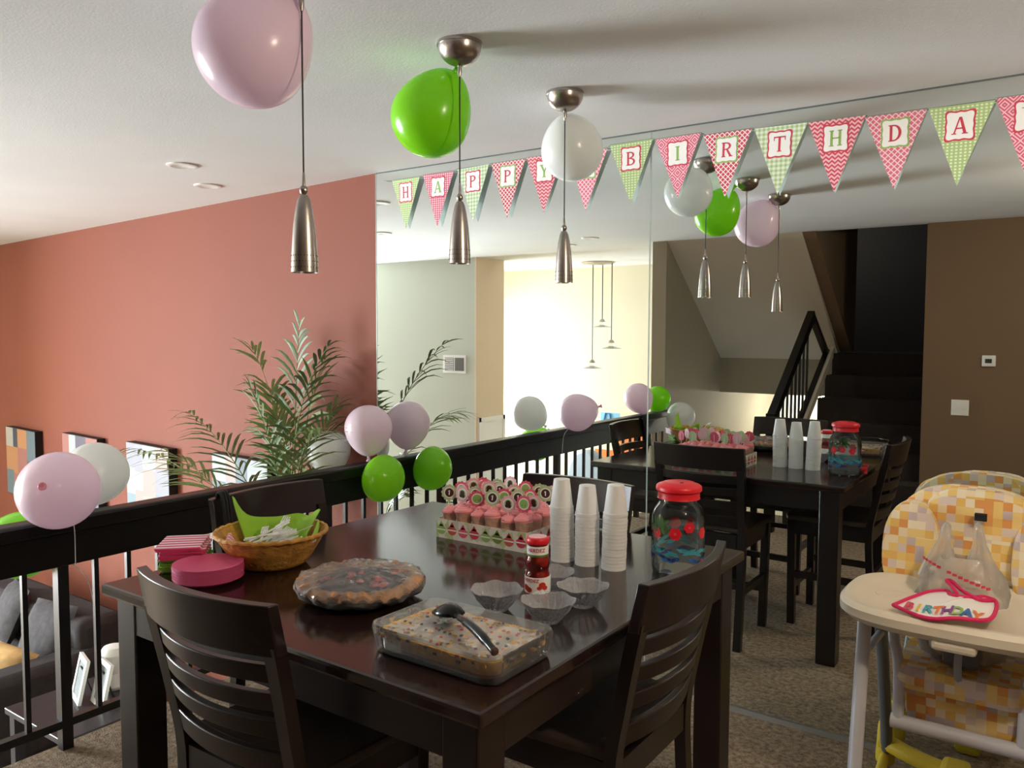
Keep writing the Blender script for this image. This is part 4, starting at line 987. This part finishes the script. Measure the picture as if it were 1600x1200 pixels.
def bib():
    t = thing('birthday_bib','white baby bib with hot pink trim and colourful BIRTHDAY lettering on the tray','bib',(-0.30,-0.65,0.792))
    poly = [(-0.410,-0.740),(-0.385,-0.64),(-0.345,-0.555),(-0.300,-0.535),(-0.285,-0.575),(-0.255,-0.600),(-0.225,-0.575),(-0.205,-0.525),(-0.175,-0.53),(-0.165,-0.62),(-0.172,-0.735),(-0.215,-0.775),(-0.265,-0.797),(-0.335,-0.790)]
    P = smooth_pts([(x+0.30,y+0.65,0) for x,y in poly]+[(poly[0][0]+0.30,poly[0][1]+0.65,0)],5)[:-1]
    def zz(x,y): return 0.006+0.005*math.sin(18*x+9*y)+0.010*math.exp(-((x-0.05)/0.04)**2)
    n = len(P); cxy = Vector((0,-0.02,0)); vs = []; fs = []
    rings = 7
    for j in range(rings):
        s = j/(rings-1)
        for p in P:
            q = cxy+(p-cxy)*s; vs.append((q.x,q.y,zz(q.x,q.y)))
    for j in range(rings-1):
        for k in range(n): fs.append((j*n+k,j*n+(k+1)%n,(j+1)*n+(k+1)%n,(j+1)*n+k))
    o = MB().add(vs,fs).obj('cloth','bib_white',t); s = o.modifiers.new('solid','SOLIDIFY'); s.thickness = 0.003
    loop = [(p.x,p.y,zz(p.x,p.y)+0.001) for p in P]; loop.append(loop[0])
    MB().tube(loop,0.0058,8,rx=1.0).obj('trim','bib_pink',t)
    MB().tube(smooth_pts([(0.045,0.05,0.012),(0.02,0.085,0.035),(0.0,0.115,0.045),(0.015,0.12,0.042),(0.045,0.085,0.03),(0.09,0.06,0.02),(0.12,0.10,0.012)],6),0.0055,8).obj('tie','bib_pink',t)
    cols = ['red_ink','yellow_ink','teal_ink','orange_ink','purple_ink','green_ink','blue_ink','orange_ink']
    for i, c in enumerate('BIRTHDAY'):
        v, f = text_mesh(c,0.046,0.035); x0 = -0.072+i*0.0245; y0 = -0.072-0.003*i+0.002*math.sin(i)
        MB().add([(x0+x*0.92,y0+y*2.0,zz(x0+x,y0+y*2.0)+0.0048) for x,y,_ in v],f).obj('letter',cols[i],t,smooth=False)
bib()
def bag():
    t = thing('plastic_bag','clear plastic grocery bag with red print stuffed on the high chair seat','bag',(-0.265,-0.47,0.585))
    rr = random.Random(3); n = 40
    loops = []
    for z, w, d in ((0.0,0.13,0.09),(0.015,0.22,0.13),(0.08,0.255,0.15),(0.16,0.25,0.14),(0.22,0.235,0.12),(0.27,0.205,0.095),(0.30,0.17,0.07),(0.315,0.13,0.05)):
        pl = []
        for i in range(n):
            a = 2*PI*i/n; k = 1+0.06*math.sin(5*a+z*30)+0.05*math.sin(11*a-z*45)+rr.uniform(-0.05,0.05); pl.append((w/2*k*math.cos(a), d/2*k*math.sin(a)))
        loops.append((pl,z))
    loft(MB(),loops,cap1=False).obj('bag_body','bag',t)
    for x, h, tw in ((-0.060,0.115,0.3),(0.046,0.125,-0.2)):
        E_ = []
        for z, w, d in ((0.24,0.11,0.06),(0.29,0.085,0.05),(0.33,0.055,0.034),(0.36,0.034,0.024),(0.30+h-0.01,0.022,0.016),(0.30+h,0.006,0.006)):
            E_.append(([(x+tw*(z-0.3)*0.4+w/2*math.cos(2*PI*i/20)*(1+0.14*math.sin(7*2*PI*i/20)), d/2*math.sin(2*PI*i/20)*(1+0.2*math.sin(5*2*PI*i/20))) for i in range(20)],z))
        loft(MB(),E_).obj('bag_handle','bag',t)
    mb = MB()
    for z0, sl in ((0.27,-0.35),(0.10,0.08)):
        for q in range(14):
            a = -2.6+q*0.13; x = 0.118*math.cos(a); y = 0.072*math.sin(a)-0.004; z = z0+sl*x
            if rr.random() < 0.85: mb.box((x,y,z),(0.012,0.002,0.008),rz=a+PI/2)
    mb.obj('red_print','red_ink',t,smooth=False)
    mb = MB()
    mb.lathe([(0.0,0.0),(0.06,0.0),(0.075,0.02),(0.08,0.07),(0.07,0.12),(0.03,0.15),(0.0,0.155)],20,M=T(-0.03,0.0,0.02),wob=lambda r,z,a:(r*(1+0.08*math.sin(3*a)),z))
    o = mb.obj('bread_bag','sour_cream'); o.location = (-0.265,-0.47,0.585); tag(o,'pale lumpy package inside the clear grocery bag','package')
bag()

# ================================================================== LIVING ROOM
def art():
    d = Vector((-0.996,0.0885,0)); n = Vector((0.0885,0.996,0)); a = Vector((-3.17,0,0))
    pal = [['art_amber','art_slate','art_stone','art_plum','art_rose','art_steel'],['art_stone','art_rose','art_plum','art_steel','art_mist','art_slate'],['art_blush','art_ice','art_mist','art_ice','art_lilac','art_stone'],['art_ice','art_mist','art_lilac','art_steel','art_blush','art_mist']]
    labs = ['abstract patchwork canvas at the far left of the orange wall','abstract patchwork canvas behind the white railing balloon','abstract patchwork canvas in pale blue, third from the left','abstract patchwork canvas behind the palm fronds']
    for k, (s0, s1, z1, z0) in enumerate([(5.48,4.74,0.655,0.0),(4.12,3.42,0.70,0.05),(2.90,2.23,0.728,0.16),(1.63,0.97,0.762,0.17)]):
        c = a+d*((s0+s1)/2)-n*0.036; w_ = s0-s1; h = z1-z0; ang = math.atan2(d.y,d.x)+PI
        t = thing('canvas_art',labs[k],'picture',(c.x,c.y,z0),ang,'canvases on the orange wall')
        MB().span((-w_/2,-0.032,0),(w_/2,0.034,h)).obj('canvas_box','canvas_side',t,smooth=False)
        rr = random.Random(30+k); xs = [-w_/2+0.004, -w_/2+w_*rr.uniform(0.2,0.3), -w_/2+w_*rr.uniform(0.38,0.48), w_/2-w_*rr.uniform(0.28,0.36), w_/2-0.004]
        q = rr.randrange(6)
        for i in range(4):
            zs = [0.004, h*rr.uniform(0.2,0.4), h*rr.uniform(0.5,0.72), h-0.004]
            for j in range(3):
                MB().span((xs[i],-0.0335,zs[j]),(xs[i+1],-0.032,zs[j+1])).obj('painted_block',pal[k][q % 6],t,smooth=False); q += rr.choice((1,2))
art()
def palm():
    base = Vector((-3.62,-0.24,LOW))
    t = thing('potted_palm','tall feathery green palm behind the railing, next to the mirror edge','plant',base)
    MB().lathe([(0.0,0.0),(0.13,0.0),(0.145,0.02),(0.175,0.30),(0.185,0.31),(0.185,0.34),(0.165,0.34),(0.16,0.30),(0.0,0.30)],28).obj('pot','pot',t)
    MB().lathe([(0.0,0.315),(0.10,0.312),(0.159,0.305)],20).obj('soil','soil',t)
    # (start, mid, tip) in world coordinates
    FR = [((-3.62,-0.20,0.20),(-3.68,-0.17,1.00),(-3.62,-0.16,1.60)),((-3.63,-0.20,0.20),(-3.70,-0.20,1.15),(-3.98,-0.20,1.47)),((-3.61,-0.20,0.20),(-3.60,-0.20,1.10),(-3.42,-0.16,1.42)),
          ((-3.63,-0.22,0.15),(-3.95,-0.30,0.88),(-4.55,-0.24,1.07)),((-3.64,-0.22,0.05),(-4.10,-0.40,0.82),(-4.95,-0.38,0.83)),((-3.61,-0.20,0.20),(-3.52,-0.18,0.95),(-3.36,-0.14,1.16)),
          ((-3.58,-0.25,0.35),(-3.48,-0.40,1.15),(-3.08,-0.44,1.50)),((-3.58,-0.25,0.25),(-3.40,-0.42,0.98),(-3.06,-0.52,1.10)),((-3.64,-0.24,0.10),(-3.90,-0.45,0.75),(-4.30,-0.55,0.88)),
          ((-3.64,-0.24,-0.20),(-3.90,-0.35,0.40),(-4.35,-0.40,0.42)),((-3.60,-0.26,-0.20),(-3.50,-0.50,0.35),(-3.40,-0.85,0.48)),((-3.63,-0.20,0.20),(-3.72,-0.14,1.00),(-3.90,-0.14,1.25)),((-3.62,-0.22,0.25),(-3.66,-0.30,0.95),(-3.72,-0.42,1.28)),
          ((-3.60,-0.25,0.05),(-3.50,-0.35,0.45),(-3.35,-0.42,0.62)),((-3.63,-0.20,0.30),(-3.66,-0.18,0.90),(-3.80,-0.20,1.10))]
    rr = random.Random(12)
    for q, (a, m, b) in enumerate(FR):
        a, m, b = Vector(a), Vector(m), Vector(b); root = base+Vector((rr.uniform(-0.06,0.06),rr.uniform(-0.06,0.06),0.30))
        pts = []; N_ = 25
        for i in range(N_+1):
            u = i/N_; pts.append(a*(1-u)**2+m*2*u*(1-u)*1.0+b*u*u if True else None)
        mid = [(p-base) for p in pts]
        f = MB(); f.tube([root-base,(root-base).lerp(mid[0],0.5)+Vector((0,0,0)),mid[0]]+mid[1:],[0.008,0.0075,0.007]+[0.0065*(1-0.8*i/N_) for i in range(1,N_+1)],6,1)
        for i in range(7, N_+1):
            p = mid[i]; tg = (mid[min(i+1,N_)]-mid[max(i-1,0)]).normalized(); sd = tg.cross(Vector((0,0,1)))
            if sd.length < 0.25: sd = Vector((math.cos(q*1.3),math.sin(q*1.3),0)); sd = sd-tg*sd.dot(tg)
            sd.normalize(); nrm = sd.cross(tg).normalized(); u = (i-7)/(N_-7)
            for s in (-1,1):
                if rr.random() < 0.14: continue
                L_ = (0.27*math.sin(PI*(0.25+0.66*u))+0.08)*rr.uniform(0.75,1.15)
                pp = p+tg*rr.uniform(-0.012,0.012)
                dr = (sd*s*(0.75-0.30*u)+tg*(0.70+0.4*u)+nrm*rr.uniform(-0.1,0.25)).normalized(); w_ = 0.0095; sw = tg.cross(dr).cross(dr).normalized()
                droop = rr.uniform(0.30,0.60)
                vs = []
                for v, ww in ((0,0.35),(0.25,0.9),(0.5,1.0),(0.75,0.7),(1.0,0.05)):
                    c = pp+dr*(L_*v)+Vector((0,0,-droop*L_*v*v)); c.y = min(c.y, max(0,(-3.17-c.x-base.x)*0.0889)-0.02-base.y); vs += [c-sw*w_*ww, c+nrm*0.0015, c+sw*w_*ww]
                fs = []
                for k2 in range(4):
                    for e in range(2): fs.append((k2*3+e,k2*3+e+1,k2*3+e+4,k2*3+e+3))
                f.add(vs,fs,0)
        o = f.obj('frond',['leaf' if q % 3 else 'leaf_dark','stem'],t,smooth=True)
palm()
def sofa():
    t = thing('sofa','dark grey upholstered sofa down in the sunken living room','sofa',(-6.85,-0.62,LOW))
    def cush(name, a, b, m='sofa', bev=0.06): 
        return MB().span(a,b).obj(name,m,t,bevel=bev,smooth=True)
    cush('base',(-1.1,-0.45,0.05),(1.1,0.45,0.32)); cush('backrest',(-1.1,0.25,0.32),(1.1,0.60,0.86))
    cush('arm',(0.92,-0.50,0.05),(1.18,0.55,0.66)); cush('arm',(-1.18,-0.50,0.05),(-0.92,0.55,0.66))
    for x in (-0.6,0.0,0.6): cush('seat_cushion',(x-0.295,-0.46,0.325),(x+0.295,0.26,0.47))
    def pil(loc, rot, m, lab, s=0.46):
        mb = MB(); n = 10; vs = []; 
        for sd in (1,-1):
            for i in range(n+1):
                for j in range(n+1):
                    u, v = -1+2*i/n, -1+2*j/n; vs.append((u*s/2*(1-0.06*(1-v*v)*0), v*s/2, sd*0.075*((1-u**4)*(1-v**4))**0.6))
        o0 = (n+1)**2; fs = []
        for i in range(n):
            for j in range(n):
                q = (i*(n+1)+j,(i+1)*(n+1)+j,(i+1)*(n+1)+j+1,i*(n+1)+j+1); fs.append(q); fs.append(tuple(o0+k for k in q[::-1]))
        o = MB().add(vs,fs).obj('throw_pillow',m); place(o,loc,rot); tag(o,lab,'pillow','sofa pillows'); return o
    pil((-6.12,-0.42,LOW+0.72),(1.15,0,0.15),'sofa_pillow','grey throw pillow at the right end of the sofa')
    pil((-6.75,-0.40,LOW+0.74),(1.15,0,-0.2),'sofa_pillow','grey throw pillow further left on the sofa')
    pil((-6.05,-0.80,LOW+0.60),(0.5,0.15,0.3),'tan_pillow','tan patterned throw pillow lying against the sofa arm',0.40)
sofa()
def end_table():
    t = thing('end_table','dark low end table with picture frames, seen through the railing','table',(-4.93,-0.76,LOW))
    z = 0.64
    MB().span((-0.36,-0.30,z-0.04),(0.36,0.30,z)).obj('table_top','dark_table',t,smooth=False,bevel=0.006)
    for sx in (-1,1):
        for sy in (-1,1): MB().span((sx*0.31-0.03,sy*0.25-0.03,0),(sx*0.31+0.03,sy*0.25+0.03,z-0.041)).obj('leg','dark_table',t,smooth=False)
    MB().span((-0.31,-0.25,0.18),(0.31,0.25,0.21)).obj('shelf','dark_table',t,smooth=False)
    zt = LOW+z
    def frame(loc, rz, w_, h, lab):
        q = thing('picture_frame',lab,'picture frame',loc,rz,'frames on the end table'); M = RX(-0.22)
        b = 0.03; m = MB()
        for a, c in (((-w_/2,-0.01,0),(w_/2,0.01,b)),((-w_/2,-0.01,h-b),(w_/2,0.01,h)),((-w_/2,-0.01,b),(-w_/2+b,0.01,h-b)),((w_/2-b,-0.01,b),(w_/2,0.01,h-b))): m.span(a,c,0,M)
        m.obj('moulding','frame_white',q,smooth=False)
        MB().span((-w_/2+b,-0.004,b),(w_/2-b,0.004,h-b),0,M).obj('photo','photo_grey',q,smooth=False)
        MB().span((-0.02,0.0,0),(0.02,0.006,h*0.8),0,T(0,0.10,0)@RX(0.32)).obj('easel_leg','dark_table',q,smooth=False)
    frame((-5.03,-0.76,zt),-0.28,0.20,0.27,'white picture frame on the end table, further left')
    frame((-4.85,-0.72,zt),-0.18,0.20,0.27,'white picture frame on the end table, in the middle')
    c = MB().lathe([(0.0,0.0),(0.06,0.0),(0.07,0.02),(0.045,0.10),(0.075,0.17),(0.085,0.23),(0.06,0.27),(0.0,0.28)],24).obj('vase','frame_white'); c.location = (-5.02,-0.52,zt); tag(c,'small white rounded vase on the end table behind the frames','vase')
end_table()
def downlights():
    labs = ['recessed ceiling downlight further left over the sunken room','recessed ceiling downlight closest to the orange wall','recessed ceiling downlight seen in the mirror at its left edge','recessed ceiling downlight seen in the mirror right of the last pendant','recessed ceiling downlight seen in the mirror, farthest back']
    for k, (x, y) in enumerate([(-3.853,-0.718),(-4.254,-0.292),(-4.961,-1.906),(-3.654,-3.21),(-4.113,-3.593)]):
        t = thing('downlight',labs[k],'ceiling light',(x,y,H),group='recessed downlights')
        MB().lathe([(0.050,0.0),(0.078,0.0),(0.078,-0.006),(0.060,-0.010),(0.050,-0.006)],28).obj('trim_ring','white_paint',t)
        MB().lathe([(0.0,-0.002),(0.03,-0.006),(0.050,-0.004)],24).obj('reflector','vent_dark',t)
downlights()
def kitchen_end():
    t = thing('cluster_pendant','round-plate light with three glass pendants, seen in the mirror','lamp',(-4.77,-5.366,H))
    MB().lathe([(0.0,-0.03),(0.07,-0.03),(0.08,-0.022),(0.19,-0.018),(0.20,-0.010),(0.20,0.0)],36).obj('canopy','nickel',t)
    for x, y, z in ((-0.045,0.03,1.235),(0.185,-0.02,1.475),(-0.05,-0.22,1.73)):
        zz = z-H
        c = MB().tube([(x,y,-0.015),(x,y,zz+0.03)],0.006,6).obj('cord','cord',t)
        MB().lathe([(0.0,0.04),(0.022,0.035),(0.042,0.0),(0.0,-0.002)],20,M=T(x,y,zz)).obj('socket_cap','nickel',c)
        MB().lathe([(0.03,-0.002),(0.035,-0.04),(0.12,-0.062),(0.122,-0.066),(0.034,-0.046)],28,M=T(x,y,zz)).obj('glass_shade','lamp_glass',c)
    v = thing('air_vent','white wall vent grille, seen in the mirror','vent',(-5.907,-4.06,1.227))
    MB().span((-0.17,0.0,-0.105),(0.17,0.012,0.105)).obj('frame','white_paint',v,smooth=False,bevel=0.004)
    for s in (-1,1):
        p = MB().span((s*0.075-0.065,0.012,-0.075),(s*0.075+0.065,0.014,0.075)).obj('grille','vent_dark',v,smooth=False)
        for k in range(7): MB().span((s*0.075-0.063,0.014,-0.07+0.021*k),(s*0.075+0.063,0.018,-0.060+0.021*k)).obj('slat','white_paint' if s < 0 else 'vent_dark',p,smooth=False)
    th = thing('thermostat','small white thermostat on the brown wall, seen in the mirror','thermostat',(-0.555,-3.80,1.383))
    MB().span((-0.045,0,-0.042),(0.045,0.022,0.042)).obj('case','white_plastic',th,smooth=False,bevel=0.006)
    MB().span((-0.024,0.022,-0.016),(0.02,0.024,0.016)).obj('display','screen',th,smooth=False)
    sw = thing('light_switch','white double light switch plate on the brown wall, seen in the mirror','light switch',(-0.735,-3.80,1.022))
    MB().span((-0.06,0,-0.06),(0.06,0.007,0.06)).obj('plate','white_plastic',sw,smooth=False,bevel=0.003)
    for s in (-1,1): MB().span((s*0.026-0.005,0.007,-0.012),(s*0.026+0.005,0.016,0.012)).obj('toggle','white_plastic',sw,smooth=False)
    dr = struct(MB().span((-5.60,-4.56,LOW),(-5.585,-4.13,0.57)).obj('door_1','white_paint',smooth=False))
    MB().span((-5.60,-4.60,LOW),(-5.575,-4.56,0.62)).obj('door_casing','white_paint',dr,smooth=False)
    MB().span((-5.60,-4.13,LOW),(-5.575,-4.09,0.62)).obj('door_casing','white_paint',dr,smooth=False)
    MB().span((-5.60,-4.60,0.57),(-5.575,-4.09,0.62)).obj('door_casing','white_paint',dr,smooth=False)
    # colourful playroom poster low on the kitchen wall
    p = thing('wall_poster','bright blue and orange poster on the far wall, seen in the mirror','poster',(-4.80,-5.95,-0.45))
    MB().span((-0.35,0.0,0.0),(0.40,0.012,1.05)).obj('board','cream',p,smooth=False)
    for a, b, m in (((-0.22,0.80),(0.05,1.03),'sky_ink'),((0.05,0.45),(0.38,0.98),'orange_ink'),((-0.30,0.10),(0.0,0.55),'orange_ink'),((0.02,0.05),(0.36,0.42),'yellow_ink')):
        MB().span((a[0],0.012,a[1]),(b[0],0.014,b[1])).obj('printed_block',m,p,smooth=False)
    MB().tube([(-0.20,0.018,0.80),(-0.15,0.018,1.02),(-0.09,0.018,1.02),(-0.05,0.018,0.80)],0.010,4).obj('printed_letter','blue_ink',p,smooth=False)
    ac = thing('armchair','pale grey round-backed armchair behind the railing, seen in the mirror','armchair',(-4.75,-4.55,LOW),PI*0.15)
    MB().span((-0.36,-0.34,0.10),(0.36,0.34,0.42)).obj('seat','grey_fabric',ac,bevel=0.06)
    P = [(0.40*math.cos(a), 1.16+0.44*math.sin(a)) for a in [PI*i/20 for i in range(21)]]+[(-0.40,0.30),(0.40,0.30)]
    MB().prism(P,0.0,0.14,0,T(0,-0.30,0)@RX(PI/2)).obj('round_back','grey_fabric',ac,bevel=0.04)
    for s in (-1,1):
        MB().span((s*0.40-0.07,-0.32,0.10),(s*0.40+0.07,0.34,0.64)).obj('arm','grey_fabric',ac,bevel=0.05)
        for y in (-0.28,0.28): MB().tube([(s*0.30,y,0.0),(s*0.30,y,0.11)],0.022,8).obj('leg','dark_table',ac)
kitchen_end()
def warm_lamp():
    t = thing('ceiling_lamp','round flush ceiling lamp over the right side of the dining room','lamp',(0.55,-1.85,H))
    MB().lathe([(0.0,-0.075),(0.06,-0.072),(0.11,-0.055),(0.14,-0.02),(0.14,0.0)],28).obj('base','white_paint',t)
    ld = bpy.data.lights.new('ceiling_lamp_light','POINT'); ld.energy = 33; ld.color = (1.0,0.82,0.60); ld.shadow_soft_size = 0.06
    o = bpy.data.objects.new('ceiling_lamp_light', ld); COL.objects.link(o); o.parent = t; o.location = (0,0,-0.16)
warm_lamp()
def added_hall_light():  # lamp added out of view to brighten the white lower hall
    t = thing('added_hall_light','added unseen lamp that brightens the lower hall','lamp',(-2.85,-6.75,0.96))
    MB().lathe([(0.0,-0.05),(0.08,-0.045),(0.11,-0.02),(0.11,0.0)],24).obj('base','white_paint',t)
    ld = bpy.data.lights.new('added_hall_fill','POINT'); ld.energy = 32; ld.color = (1.0,0.95,0.86); ld.shadow_soft_size = 0.05
    o = bpy.data.objects.new('added_hall_fill', ld); COL.objects.link(o); o.parent = t; o.location = (0.45,0.2,-0.12)
added_hall_light()
bpy.context.view_layer.update()
